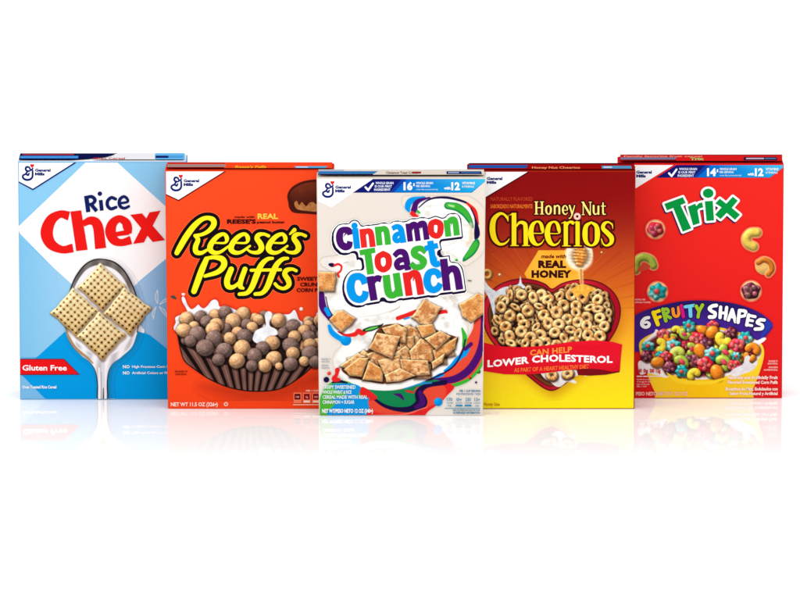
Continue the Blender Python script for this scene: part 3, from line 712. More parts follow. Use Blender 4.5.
# lower bands
Pl(Zc, [(190,420),(260,450),(330,460),(440,436),(540,405),(640,425),(608,470),(580,500),(530,535),(470,572),(220,572),(210,500)], RD)
Pl(Zc, [(430,430),(560,412),(600,430),(602,470),(560,505),(440,545),(300,545),(220,500)], CO, soft=2)
Pl(Zc, [(225,435),(330,446),(430,436),(520,405),(560,398),(590,412),(500,424),(465,445),(478,490),(440,522),(380,528),(320,512),(265,470)], DG)
Ln(Zc, [(225,432,6),(262,462,10),(320,508,14),(380,528,18),(450,528,30),(495,500,52),(485,455,34),(520,425,20),(600,410,22)], NV); Ln(Zc, [(470,520,14),(500,500,26),(490,455,18)], PU)
Pl(Zc, [(512,452),(560,440),(604,442),(590,472),(556,505),(525,490)], CO); Ln(Zc, [(375,462,6),(400,468,16),(415,485,8)], PU); Ln(Zc, [(430,448,10),(460,455,8)], RD); Ln(Zc, [(540,412,6),(480,418,9),(420,436,9)], (30,140,200))
Ln(Zc, [(220,560,6),(330,556,8),(420,552,8),(520,520,5)], (250,110,90))
# white rim of the bowl
Ln(Zc, [(150,360,14),(180,395,22),(240,422,28),(320,432,28),(400,425,28),(480,400,28),(560,362,28),(620,312,28),(655,240,26),(655,170,18),(630,100,10),(590,60,5)], WH, soft=.8)
cv.ball(*Zc(570,497), 4.3, BL, tex=0, sh=0, spec=.1, amb=.9, dif=.15)
# blue and green corner
Pl(Zc, [(30,572),(36,520),(52,460),(90,412),(140,400),(200,425),(225,500),(120,572)], (80,180,50)); Pl(Zc, [(95,420),(180,415),(225,432),(215,470),(262,478),(258,500),(262,530),(225,572),(95,572),(78,540),(112,500),(60,450)], (10,150,222))
Pl(Zc, [(60,440),(90,420),(110,440),(160,460),(120,475),(70,470)], (90,190,60)); Pl(Zc, [(232,430),(270,450),(300,480),(262,492),(262,478),(225,455)], RD)
Ln(Zc, [(100,410,8),(130,405,14),(165,412,6)], NV); Ln(Zc, [(122,355,22),(118,375,16),(108,395,24),(128,398,16)], RD); cv.ball(*Zc(85,370), 2.0, CO, tex=0, sh=0, amb=.9, dif=.1); cv.ball(*Zc(73,398), 2.9, NV, tex=0, sh=0, amb=.9, dif=.1, spec=0)
cv.ball(*Zc(749,362), 2.1, GN, tex=0, sh=0, spec=0); cv.ball(*Zc(712,390), 1.5, RD, tex=0, sh=0, spec=0); cv.ball(*Zc(738,410), 1.1, PU, tex=0, sh=0, spec=0)
# toast squares
def toast(f, pts, seed, warm=0, edge=True, k=1.0, puffy=2.4):
    P = np.array([f(*p) for p in pts], float); c = P.mean(0)
    Q = []
    for i in range(len(P)):
        a, b = P[i], P[(i+1) % len(P)]; Q += [a*.985+c*.015, a*.72+b*.28+(c-a)*.02, (a+b)/2+(c-(a+b)/2)*.05, a*.28+b*.72+(c-b)*.02]
    P = np.array(Q); sd = sd_poly(P)
    def col(X, Y):
        n = fbm(X, Y, 4.5, seed, 4); m = fbm(X*.6+Y*.5, Y-X*.3, 3.2, seed+9)
        c0 = mixc(np.array((248,200,142))*k, np.array((206,134,76))*k, sstep(.35,.68,n)); c0 = mixc(c0, (150,78,36), sstep(.55,.78,m)*.6)
        if warm: c0 = mixc(c0, (226,140,58), .4)
        d = -sd(X, Y)
        if edge: c0 = mixc(c0, (255,222,166), (1-sstep(.3, 1.6, d))*.8)
        return c0
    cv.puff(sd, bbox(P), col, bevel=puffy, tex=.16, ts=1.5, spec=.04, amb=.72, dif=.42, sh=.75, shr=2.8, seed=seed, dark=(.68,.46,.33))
toast(lambda x, y: (315+x/8.89, 255+y/8.89), [(-10,140),(180,152),(188,215),(170,318),(60,322),(-10,310)], 5, 1)
toast(Zc, [(85,130),(118,92),(145,88),(203,125),(185,150),(140,186),(110,160)], 6, 1); toast(Zc, [(450,120),(482,75),(508,38),(545,58),(584,76),(560,120),(528,166),(490,150)], 7, 0)
toast(Zc, [(660,62),(700,42),(745,12),(790,30),(790,95),(715,147),(678,118)], 8, 1)
pile = [(140,355),(165,325),(200,290),(230,270),(262,262),(290,190),(330,155),(400,152),(450,172),(520,160),(590,190),(650,208),(655,235),(620,290),(560,345),(480,385),(400,408),(320,416),(240,402),(180,385)]
Pl(Zc, pile, lambda X, Y: mixc((150,92,52), (82,40,20), fbm(X, Y, 4, 31)))
rt = random.Random(8)
def rq(cx, cy, r, a): return [(cx+r*math.cos(a+t), cy+r*.85*math.sin(a+t)) for t in (0, 1.55, 3.1, 4.7)]
for i, (x, y) in enumerate([(360,200),(420,190),(460,200),(520,195),(590,225),(470,240),(430,235),(240,300),(200,320),(600,270),(570,300),(480,340),(360,270),(300,300),(420,290),(500,360),(340,350),(260,350),(210,360),(440,345)]):
    toast(Zc, rq(x, y, rt.uniform(42,54), rt.uniform(0, 6)), 40+i, k=rt.uniform(.86,1.02))
for i, (p, wm) in enumerate([([(318,168),(385,148),(432,172),(425,235),(350,222)], 0), ([(470,158),(545,150),(562,190),(500,212)], 1), ([(440,272),(492,213),(552,240),(545,320),(450,314)], 0), ([(545,268),(655,207),(645,258),(560,332)], 1), ([(508,216),(578,180),(628,206),(562,266)], 0), ([(130,338),(215,278),(248,296),(168,352)], 0), ([(150,352),(215,300),(262,300),(230,385),(175,380)], 1), ([(232,398),(262,312),(330,352),(322,408)], 1), ([(300,312),(400,288),(412,352),(335,385)], 0), ([(400,306),(525,312),(535,375),(410,388)], 0), ([(298,188),(402,206),(366,306),(260,260)], 0), ([(330,378),(400,345),(470,380),(400,406),(340,410)], 0), ([(540,320),(600,280),(590,320),(545,352)], 0)]):
    toast(Zc, p, 80+i*3, wm)
C3.canvas('cereal_bowl_picture', cv)
# title
TE = (325,210,8.89); TF = (395,200,8.89); TG = (315,255,8.89); TH = (395,255,8.89); ID = (0,0,1)
letters = []
def L_(col, *st, box, dots=()):
    f = Field(*box, .19)
    for s_ in st:
        T_, cap, pts = s_; f.stroke(pts, cap=cap, T=T_)
    for d in dots: f.disc(*d)
    letters.append((f, col, st, dots))
NPTS = ([(332,172,44),(348,328,43)], [(345,212,30),(368,188,36),(398,190,42),(412,225,42),(424,322,44)])
def sh(p, dx, dy): return [(a+dx, b+dy, c) for a, b, c in p]
B1 = (332,216,352,256)
L_(PU, (TE,'butt',[(222,214,40),(212,182,44),(180,174,44),(142,188,48),(128,240,52),(142,300,52),(178,330,46),(212,318,46),(222,282,40)]), box=(330,220,356,258))
L_(BL, (TE,'butt',[(268,168,46),(286,338,46)]), box=(345,216,362,252), dots=((354.5,225.6,2.6),))
L_((234,42,36), (TE,'butt',NPTS[0]), (TE,'butt',NPTS[1]), box=(356,224,380,252))
L_(GN, (TE,'butt',sh(NPTS[0],137,-20)), (TE,'butt',sh(NPTS[1],137,-20)), box=(371,221,396,250))
L_(BL, (TE,'butt',[(602,162,34),(640,146,36),(672,165,42),(686,220,42),(696,285,44)]), (TE,'round',[(682,208,26),(642,214,34),(622,240,38),(628,268,34),(652,272,30),(680,246,24)]), box=(388,219,408,248))
L_(PU, (TF,'butt',[(118,213,40),(136,362,40)]), (TF,'butt',[(130,245,28),(152,218,34),(180,218,38),(190,250,38),(205,357,38)]), (TF,'butt',[(200,240,28),(224,210,34),(255,208,38),(266,240,38),(282,346,40)]), box=(403,218,432,246))
L_(RD, (TF,'round',[(362,190,40),(402,215,44),(400,290,44),(368,318,40),(325,290,44),(322,215,44),(362,190,40)]), box=(426,216,446,244))
L_(GN, (TF,'butt',sh(NPTS[0],126,10)[:1]+[(474,318,42)]), (TF,'butt',[(470,205,28),(492,175,34),(524,172,40),(538,205,42),(550,308,44)]), box=(440,214,464,240))
L_(GN, (ID,'butt',[(360.3,252.6,4.1),(374.6,250.0,4.1)]), (ID,'butt',[(367.4,250,5.8),(370.6,273.4,5.8)]), box=(356,246,380,278))
L_(RD, (ID,'round',[(383.2,253.6,4.6),(388.2,257,5),(388.4,265.4,5),(383.6,269.4,4.6),(378.6,266,5),(378.0,257.5,5),(383.2,253.6,4.6)]), box=(372,247,396,276))
L_(PU, (ID,'butt',[(394.6,255.5,4.0),(398.5,251.9,4.6),(403.5,252.2,4.9),(406.0,257,5),(408.0,269.4,5.2)]), (ID,'round',[(404.8,259.6,3.4),(399.8,260,4.6),(396.8,263.6,4.8),(398.4,267.6,4.2),(403.0,266.8,3.4)]), box=(390,246,412,275))
L_(GN, (ID,'butt',[(425.4,251.6,4.2),(420.5,248.2,4.4),(414.8,249.8,5),(414.4,254.2,5.2),(419.6,257.2,5.4),(423.8,261,5.2),(421.6,266,4.8),(415.6,267.0,4.8),(411.2,263.6,4.2)]), box=(407,243,430,273))
L_(BL, (ID,'butt',[(430.3,241.2,5.2),(432.2,255,5.2),(433.6,262.0,5.2),(436.4,264.2,4.6),(439.6,263.0,4.4)]), (ID,'butt',[(425.4,248.2,4.2),(437.4,245.4,4.2)]), box=(422,238,444,270))
L_(BL, (TG,'butt',[(442,250,46),(425,208,52),(385,188,52),(335,208,58),(316,285,62),(340,365,60),(392,394,52),(438,372,52),(450,325,46)]), box=(343,268,372,308))
L_(PU, (TG,'butt',[(490,193,54),(524,396,54)]), (TG,'butt',[(505,262,34),(525,222,40),(555,205,44),(584,212,46)]), box=(364,272,386,304))
L_(GN, (TG,'butt',[(633,182,54),(648,310,56),(668,352,50),(705,352,44),(730,320,38)]), (TG,'butt',[(722,164,52),(752,362,52)]), box=(380,268,406,302))
L_(RD, (TH,'butt',[(98,158,52),(126,355,52)]), (TH,'butt',[(115,215,36),(142,172,46),(182,162,50),(206,205,52),(230,345,52)]), box=(400,268,426,300))
L_(BL, (TH,'butt',[(398,195,42),(378,158,46),(342,144,48),(300,165,52),(285,228,56),(302,286,54),(342,308,48),(382,290,46),(402,255,40)]), box=(420,264,444,295))
L_(PU, (TH,'butt',[(432,38,56),(462,308,56)]), (TH,'butt',[(452,180,36),(480,132,46),(525,122,52),(552,165,54),(574,300,54)]), box=(438,252,466,294))
U = Field(324, 208, 472, 312, .25)
for f, col, st, dots in letters:
    for T_, cap, pts in st: U.stroke(pts, cap=cap, T=T_)
    for d in dots: U.disc(*d)
sh_f = Field(324, 208, 472, 312, .25); sh_f.F[:] = U.F
m = int(round(1.3/.25)); n_ = int(round(1.6/.25)); S0 = U.F.copy(); sh_f.F[n_:, :-m] = np.minimum(S0[n_:, :-m], S0[:-n_, m:])
Uc = closed(U, 3.2); Sc = closed(sh_f, 3.2)
C3.field('title_lettering', Sc, (251,249,246), off=4.2); C3.field('title_lettering', Sc, (26,12,50), off=3.3); C3.field('title_lettering', Uc, (26,12,50), off=3.4); C3.field('title_lettering', Uc, (255,255,255), off=2.3)
OFFL = C3.nl()
for f, col, st, dots in letters: C3.field('title_lettering', f, col, off=.6)
# small print
for i, (t, w) in enumerate((('CRISPY SWEETENED', 33), ('WHOLE WHEAT & RICE', 29), ('CEREAL MADE WITH REAL', 45), ('CINNAMON + SUGAR', 32))):
    text(C3, 'description_text', t, 322.5, 388.4+i*5.0, 3.3, (222,240,240), w=w, bold=.035)
text(C3, 'net_weight_text', 'NET WT/PESO NETO 12 OZ (340g)', 322, 412.4, 3.7, (255,255,255), w=51, bold=.04)
for i, (t, w) in enumerate((('ENLARGED TO', 9), ('SHOW DETAIL', 8.5), ('SERVING', 7), ('SUGGESTION', 8))): text(C3, 'serving_note', t, 321.5, 359.6+i*2.6+(i>1)*1.2, 1.6, (140,150,165), w=w, bold=.02)
text(C3, 'nutrition_panel', 'PER 1 CUP SERVING', 459.5, 391.6, 2.0, (30,110,150), w=21, bold=.03); text(C3, 'nutrition_panel', 'POR PORCION DE 1 TAZA', 456.5, 394.6, 1.8, (30,110,150), w=24, bold=.02)
for i, x in enumerate((446, 455.5, 464.5, 473.5)):
    text(C3, 'nutrition_panel', ('170', '0g', '230', '12g')[i], x+3.6, 400.6, 3.0, (90,150,180), w=5.6, align='C', bold=.03)
    text(C3, 'nutrition_panel', ('CALORIES', 'SAT FAT', 'SODIUM', 'SUGARS')[i], x+3.6, 403.2, 1.3, (90,150,180), w=7, align='C', bold=.02)
    if i in (1, 2): C3.poly('nutrition_panel', [(x+.6,404.4),(x+6.6,404.4),(x+7.4,406),(x-.2,406)], (0,140,185))
    else: text(C3, 'nutrition_panel', ('9%', '24%')[i//3], x+3.6, 406.2, 1.6, (90,150,180), w=4, align='C', bold=.02)
C3.poly('nutrition_panel', [(444.6,407.6),(480.4,407.6),(480.4,408.3),(444.6,408.3)], (70,150,180))
text(C3, 'nutrition_panel', 'SEE NUTRITION FACTS FOR', 480, 410.6, 1.6, (70,130,160), w=27, align='R', bold=.03); text(C3, 'nutrition_panel', 'AS PREPARED INFORMATION', 480, 413.3, 1.8, (30,120,155), w=27, align='R', bold=.04)
topflap(C3, 172, (222,212,200))
topq(C3, 'top_print', 318.6, 484, 172.2, 177.5, (214,204,192))
C3.poly('top_print', [(318.4,174.0),(378,174.0),(374,176.6),(318.0,176.6)], (40,110,175), top=True); topq(C3, 'top_print', 317.9, 373, 176.7, 177.6, (12,20,66))
C3.poly('top_print', [(319,172.6),(344,172.6),(344,173.6),(318.8,173.6)], (150,165,185), top=True)
text(C3, 'top_print', 'Cinnamon Toast Crunch', 386, 176.6, 2.2, (120,80,60), w=32, bold=.03, top=True); topq(C3, 'top_print', 412, 421, 174.5, 176.4, (150,40,40))
C3.poly('top_print', [(446.5,174.2),(481,174.2),(482,177.0),(446.5,177.0)], (20,28,80), top=True); topq(C3, 'top_print', 448, 459, 174.9, 176.2, (140,160,200)); topq(C3, 'top_print', 461, 480, 174.9, 176.2, (50,95,160))
objsC = C3.finish()

# ================================================================== 4. dark red to yellow box, heart bowl of oat rings
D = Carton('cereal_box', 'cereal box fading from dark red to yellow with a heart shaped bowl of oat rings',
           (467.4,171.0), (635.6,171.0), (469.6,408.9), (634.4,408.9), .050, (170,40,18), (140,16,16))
def bgD(X, Y):
    X = np.asarray(X, float); Y = np.asarray(Y, float)
    ys = [170,200,230,250,270,290,315,345,375,408]
    cs = np.array([(136,8,10),(142,12,12),(158,36,20),(180,60,26),(198,80,28),(214,100,28),(232,140,34),(244,176,36),(252,214,34),(255,236,26)], float)
    yy = Y+ (X-550)*.04
    return np.stack([np.interp(yy, ys, cs[:,k]) for k in range(3)], -1)
D.grid('front_panel', lambda y: D.edge('l', y), lambda y: D.edge('r', y), 171.8, 408.1, bgD, 6, 60)
D.poly('corner_badge', [(468.4,171.8),(530,171.8),(482.4,200.5),(468.6,194.6)], (80,8,14))
D.poly('corner_badge', [(468.4,171.8),(527.6,171.8),(482.2,199.0),(468.6,193.2)], (253,253,253))
mills_mark(D, 451.8, 8.4)
cv = Canvas(470, 245, 634, 400, bgD, .36)
for i in range(26):
    a = R_(200+i*6.2); x0, y0 = 552, 312; r0, r1 = 42, 42+34*(.7+.3*((i*7) % 5)/5)
    cv.line([(x0+r0*math.cos(a)*1.5, y0+r0*math.sin(a), .3),(x0+r1*math.cos(a)*1.6, y0+r1*math.sin(a), .8)], (150,40,12) if i % 2 else (226,120,50), alpha=.35, soft=.8)
hexa = [(538.5,250.2),(569.5,250.2),(583.5,274),(569.5,298),(538.5,298),(524.3,273.6)]
cv.poly(hexa, lambda X, Y: mixc((253,186,60),(248,166,38), vnoise(X,Y,9,4)), smooth=False)
heart = [(552,289.5),(545,284.5),(535,280.8),(522,279.2),(508,281.6),(496,287.5),(487,297),(483,309),(484,322),(489,336),(500,350),(515,364),(530,377),(543,387),(552,390),(561,386),(575,375),(592,360),(607,343),(617,326),(620,309),(615,295),(604,285),(590,280.4),(575,280.6),(562,284)]
cv.poly([(x+2, y+5) for x, y in heart], (176,92,10), soft=14, alpha=.55)
cv.poly(heart, (84,8,18), off=.9); cv.poly(heart, lambda X, Y: mixc((164,12,30), (206,30,50), np.clip(.5+.5*np.sin((X-552)*.07), 0, 1)), off=-.2)
hin = [(552+(x-552)*.915, 334+(y-334)*.92) for x, y in heart]
cv.poly(hin, (70,6,14), off=1.0); cv.poly(hin, (120,66,34), off=.2)
cv.poly([(552+(x-552)*.88, 332+(y-332)*.88) for x, y in heart if True], (66,26,12), soft=4)
Zn = lambda x, y: (470+x/4.618, 280+y/4.618)
cv.poly([Zn(*p) for p in [(105,95),(115,60),(150,35),(200,25),(225,15),(232,-20),(240,15),(255,35),(200,60),(160,90),(125,150),(115,140)]], lambda X, Y: mixc((250,250,250), (196,206,220), fbm(X, Y, 4, 3)), soft=.8)
cv.poly([Zn(*p) for p in [(65,-10),(80,20),(100,40),(125,60),(118,110),(112,170),(98,120),(85,80),(68,50),(62,20)]], lambda X, Y: mixc((250,250,250), (196,206,220), fbm(X, Y, 4, 3)), soft=.8)
GO = (234,190,116)
def oat(x, y, R, sq, rot, i, k=1.0):
    p = Zn(x, y)
    cc = lambda X, Y: mixc(np.array((252,212,144))*k, np.array((214,146,76))*k, sstep(.4,.7,fbm(X, Y, 2.6, i)))
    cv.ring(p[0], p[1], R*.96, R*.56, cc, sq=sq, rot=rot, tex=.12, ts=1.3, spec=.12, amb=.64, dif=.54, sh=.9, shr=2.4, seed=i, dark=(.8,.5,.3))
ro = random.Random(11)
hp = sd_poly([(552+(x-552)*.92, 333+(y-333)*.92) for x, y in heart])
k = 0
for gy in range(288, 348, 6):
    for gx in range(484, 622, 7):
        x = gx+ro.uniform(-2.5,2.5)+(gy//6 % 2)*3; y = gy+ro.uniform(-2,2)
        if hp(np.array([[x]]), np.array([[y]]))[0,0] < -2: oat((x-470)*4.618, (y-280)*4.618, 3.2, ro.uniform(.5,.9), ro.uniform(0,3), 500+k, .84); k += 1
pos = [(330,70),(185,72),(238,68),(415,75),(470,68),(520,80),(292,82),(360,90),(160,102),(590,92),(145,125),(320,122),(372,125),(210,125),(432,118),(490,120),(555,127),(268,142),(400,150),(185,165),(340,162),(490,152),(590,135),(600,175),(130,185),(450,182),(235,180),(362,200),(540,175),(500,195),(165,215),(305,218),(250,205),(540,212),(620,215),(410,205),(465,230),(238,238),(585,232),(392,242),(325,255),(183,258),(500,250),(545,255),(280,268),(435,272),(600,262),(255,292),(350,290),(190,292),(480,290),(560,295),(310,300),(400,305)]
for i, (x, y) in enumerate(pos):
    big = ro.random() < .62
    oat(x, y, 4.0*ro.uniform(.93,1.1), ro.uniform(.86,1.0) if big else ro.uniform(.5,.75), ro.uniform(0,3.1), i, ro.uniform(.96,1.06))
# milk and rings in the tip of the bowl
cv.poly([Zn(*p) for p in [(325,425),(360,420),(480,415),(520,425),(498,440),(470,452),(490,468),(485,478),(450,470),(420,492),(395,490),(370,470),(345,455)]], lambda X, Y: mixc((250,248,244), (206,200,196), fbm(X, Y, 3, 8)), soft=.8)
oat(378,440,3.9,.9,.3,901); oat(452,434,4.0,.8,2.8,902)
cv.poly([Zn(*p) for p in [(505,420),(520,425),(540,432),(535,444),(520,436),(505,432)]], (250,248,244))
# honey dipper, its glow and the falling honey
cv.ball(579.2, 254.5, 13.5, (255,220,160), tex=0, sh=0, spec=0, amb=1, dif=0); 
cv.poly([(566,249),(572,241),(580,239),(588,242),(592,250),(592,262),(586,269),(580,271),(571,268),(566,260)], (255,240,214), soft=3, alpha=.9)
cv.line([(580,268,5.5),(581.5,280,4.0),(582.4,292,3.4)], (246,214,150), soft=1.6, alpha=.85); cv.line([(581,270,2.2),(582,292,1.8)], (214,140,60))
for i in range(7):
    yy = 246.2+i*3.0; hw = (4.2,6.2,7.2,7.6,7.0,5.8,3.6)[i]
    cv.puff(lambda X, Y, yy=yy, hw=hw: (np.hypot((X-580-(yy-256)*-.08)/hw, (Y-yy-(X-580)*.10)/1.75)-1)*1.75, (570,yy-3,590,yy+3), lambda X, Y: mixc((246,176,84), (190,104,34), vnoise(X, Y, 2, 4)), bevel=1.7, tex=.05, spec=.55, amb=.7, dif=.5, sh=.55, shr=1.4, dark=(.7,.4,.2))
cv.poly([(572,290),(576,286),(583,284),(590,286),(596,289),(590,292),(586,297),(580,293),(576,297)], lambda X, Y: mixc((255,214,90),(240,160,50), vnoise(X,Y,2,3)), soft=.9)
for i in range(0): cv.ball(577+ro.uniform(-4,12), 287+ro.uniform(-1,5), ro.uniform(1,2), (250,200,90), tex=.1, sh=.4, shr=1, seed=i)
cv.ring(487.2, 274.3, 3.7, 1.9, (232,176,96), sq=1, tex=.1, sh=.3, spec=.1); cv.ball(499.8, 274.8, 1.5, (255,226,170), tex=0, sh=0); cv.ball(601.8, 252.5, 1.2, (252,196,110), tex=0, sh=0)
D.canvas('heart_bowl_picture', cv)
# gold hexagon
text(D, 'badge_lettering', 'made with', 553.4, 258.0, 3.6, (110,24,12), w=25, align='C', bold=.04, shear=.25)
text(D, 'badge_lettering', 'REAL', 552.2, 267.4, 6.6, (54,14,10), w=28, align='C', bold=.065, sp=1.1); text(D, 'badge_lettering', 'HONEY', 551.5, 277.2, 6.6, (54,14,10), w=40, align='C', bold=.065, sp=1.1)
# title
f = Field(484, 208, 618, 252, .17); TI = (482,200,10.0); TJ = (550,200,10.0)
f.stroke([(262,214,8),(252,178,26),(215,140,26),(170,140,36),(118,195,54),(104,290,62),(122,380,56),(168,436,36),(218,438,26),(256,412,18),(272,386,10)], T=TI)
f.stroke([(262,150,10),(262,214,8)], T=TI)
f.stroke([(320,126,50),(320,455,50)], cap='butt', T=TI); f.stroke([(276,150,10),(312,136,22)], T=TI); f.stroke([(278,455,13),(372,455,13)], cap='butt', T=TI)
f.stroke([(335,272,16),(375,226,30),(420,232,42),(436,275,48),(438,455,48)], cap='butt', T=TI); f.stroke([(396,455,13),(484,455,13)], cap='butt', T=TI)
E2 = [(505,332,14),(600,330,15),(603,290,40),(585,232,34),(548,215,22),(505,250,44),(488,335,58),(510,412,52),(552,446,28),(595,430,18),(620,392,9)]
f.stroke(E2, T=TI); f.stroke(sh(E2, 165, 2), T=TI)
f.stroke([(158,215,46),(158,458,46)], cap='butt', T=TJ); f.stroke([(116,232,10),(150,218,18)], T=TJ); f.stroke([(116,458,13),(212,458,13)], cap='butt', T=TJ); f.stroke([(170,262,16),(190,222,26),(222,222,34),(228,232,32)], T=TJ)
f.stroke([(276,212,46),(276,458,46)], cap='butt', T=TJ); f.stroke([(234,230,10),(268,216,18)], T=TJ); f.stroke([(232,458,13),(322,458,13)], cap='butt', T=TJ)
f.stroke([(412,222,22),(462,260,44),(474,338,56),(462,418,44),(412,454,22),(362,418,44),(350,338,56),(362,260,44),(412,222,22)], T=TJ)
f.stroke([(628,288,8),(620,245,18),(580,220,22),(540,240,38),(532,285,44),(575,330,50),(614,375,52),(612,425,40),(570,454,24),(535,440,18),(514,385,9)], T=TJ); f.stroke([(626,218,6),(628,288,8)], T=TJ); f.stroke([(512,385,8),(516,462,6)], T=TJ)
g = Field(532, 198, 610, 222, .14)
for a, b in (((543,20),(543,140)), ((600,20),(600,140))): g.stroke([(*a,19),(*b,19)], cap='butt', T=TI)
g.stroke([(545,76,9),(600,76,9)], T=TI)
for x in (543, 600):
    for y in (17, 140): g.stroke([(x-17,y,7),(x+17,y,7)], T=TI)
g.stroke([(667,55,10),(685,72,17),(689,98,19),(683,128,17),(665,142,10),(647,126,17),(641,98,19),(647,70,17),(667,55,10)], T=TI)
g.stroke([(727,52,18),(727,142,18)], cap='butt', T=TI); g.stroke([(732,72,9),(752,54,13),(770,66,17),(773,90,18),(773,142,18)], cap='butt', T=TI)
g.stroke([(132,100,7),(172,100,8),(170,76,14),(152,54,9),(133,70,16),(128,100,18),(135,130,15),(155,143,10),(176,126,6)], T=TJ)
g.stroke([(196,55,16),(222,138,16)], T=TJ); g.stroke([(246,55,10),(222,138,12),(206,176,9),(192,182,12)], T=TJ)
g.stroke([(332,22,9),(332,146,9)], cap='butt', T=TJ); g.stroke([(330,24,19),(400,144,19)], T=TJ); g.stroke([(403,22,9),(403,146,9)], cap='butt', T=TJ)
for x, y in ((328,20),(403,20),(332,146)): g.stroke([(x-12,y,7),(x+12,y,7)], T=TJ)
g.stroke([(436,56,18),(437,118,18),(448,140,14),(466,138,9),(478,124,8)], T=TJ); g.stroke([(484,56,18),(484,146,18)], cap='butt', T=TJ)
g.stroke([(530,28,13),(530,125,17),(540,142,12),(556,140,7)], T=TJ); g.stroke([(512,60,8),(556,60,8)], T=TJ)
DK = (70,6,8)
f.F += .22
D.field('title_lettering', f, DK, off=1.9); D.field('title_lettering', g, DK, off=1.3)
D.field('title_lettering', f, (255,228,24)); D.field('title_lettering', g, (255,238,130))
r = Field(572, 211, 583, 222, .12); r.disc(577.2,216.3,3.5); D.field('title_lettering', r, (250,206,190)); r = Field(572,211,583,222,.12); r.disc(577.2,216.3,1.3); D.field('title_lettering', r, (60,14,10))
text(D, 'flavour_text', 'NATURALLY FLAVORED', 490.6, 200.6, 3.6, (196,60,30), w=42, bold=.02); text(D, 'flavour_text', 'SABORIZADO NATURALMENTE', 490.4, 208.0, 3.8, (236,110,36), w=42, bold=.03)
text(D, 'size_text', 'Family Size', 484.2, 405.6, 3.0, (206,140,20), w=15.5, bold=.02)
# ribbon
ribT = [(470.6,339.5),(484,342.5),(500,346.2),(520,347.2),(545,345.6),(570,341.8),(595,340.2),(612,341.6),(622.2,344.4)]
ribB = [(619.8,371.6),(606,373.8),(590,375.2),(582,372.5),(570,370.4),(550,372.8),(528,374.6),(505,374.2),(488,371.6),(470.4,368.4)]
D.poly('ribbon', [(576,367.8),(600,366.5),(619.8,368),(619.6,372),(606,374.6),(590,375.6),(578,375)], (120,10,24))
D.poly('ribbon', ribT+[(620.8,358),(619.9,370.8),(612,371.4),(600,369.2),(585,368.4),(565,370.4),(545,373.0),(528,374.4),(505,374.2),(488,371.6),(470.4,368.4)], [(226,16,36)]*4+[(236,22,44)]*2+[(230,18,38)]*3+[(228,22,44),(214,14,34)]+[(222,16,36)]*9)
def arc(px, py): return (px, py+.0016*(px-552)**2-.075*(px-552)-.000012*(px-552)**3*0)
text(D, 'ribbon', 'CAN HELP', 551, 353.6, 5.4, (250,150,60), w=42, align='C', bold=.03, sp=1.05, warp=lambda a, b: (a, b-.085*(a-551)))
wl = lambda a, b: (a, b+(1.6*math.cos((a-487)/126*2*math.pi)-1.6)-.035*(a-550)+ .9)
text(D, 'ribbon', 'LOWER CHOLESTEROL', 550, 363.6, 6.5, (255,255,255), w=125, align='C', bold=.04, sp=1.05, warp=wl)
text(D, 'ribbon', 'AS PART OF A HEART HEALTHY DIET', 551.5, 369.8, 3.9, (250,120,50), w=75, align='C', bold=.03, warp=lambda a, b: (a, b-.05*(a-551)+.3))
topflap(D, 164, (130,14,18))
topq(D, 'top_print', 469, 634.4, 164.6, 170.5, (150,10,12)); 
D.poly('top_print', [(469,164.6),(634,164.6),(634,165.6),(469,165.6)], (70,6,16), top=True)
D.poly('top_print', [(468.9,166.6),(528,166.6),(526,169.6),(468.5,169.6)], (24,80,160), top=True)
text(D, 'top_print', 'Honey Nut Cheerios', 532, 170.2, 2.2, (236,150,100), w=48, bold=.02, top=True)
D.poly('top_print', [(601.5,167.4),(631,167.4),(632,170.2),(602,170.2)], (70,140,180), top=True); topq(D, 'top_print', 603.5, 612, 168.2, 169.4, (190,210,225))
objsD = D.finish()

# ================================================================== 5. red box, yellow bowl of fruit shapes
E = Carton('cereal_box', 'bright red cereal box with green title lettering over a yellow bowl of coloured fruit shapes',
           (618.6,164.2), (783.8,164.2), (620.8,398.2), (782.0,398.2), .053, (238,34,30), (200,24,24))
bgE = lambda X, Y: mixc((240,40,32), (230,28,30), sstep(170, 400, np.asarray(Y, float)))
E.grid('front_panel', lambda y: E.edge('l', y), lambda y: E.edge('r', y), 165.0, 397.5, bgE, 6, 20)
E.poly('corner_badge', [(619.6,165),(675,165),(637,187),(632.5,190.5),(619.8,184.5)], (140,10,20)); E.poly('corner_badge', [(619.6,165),(673.5,165),(636,188),(632,190),(619.8,183.2)], (252,252,252))
mills_mark(E, 601.2, 2.0)
claim_strip(E, 656.5, 165.0, 783.0, '14', 177.6)
cv = Canvas(621.5, 215, 782.5, 397.4, bgE, .36)
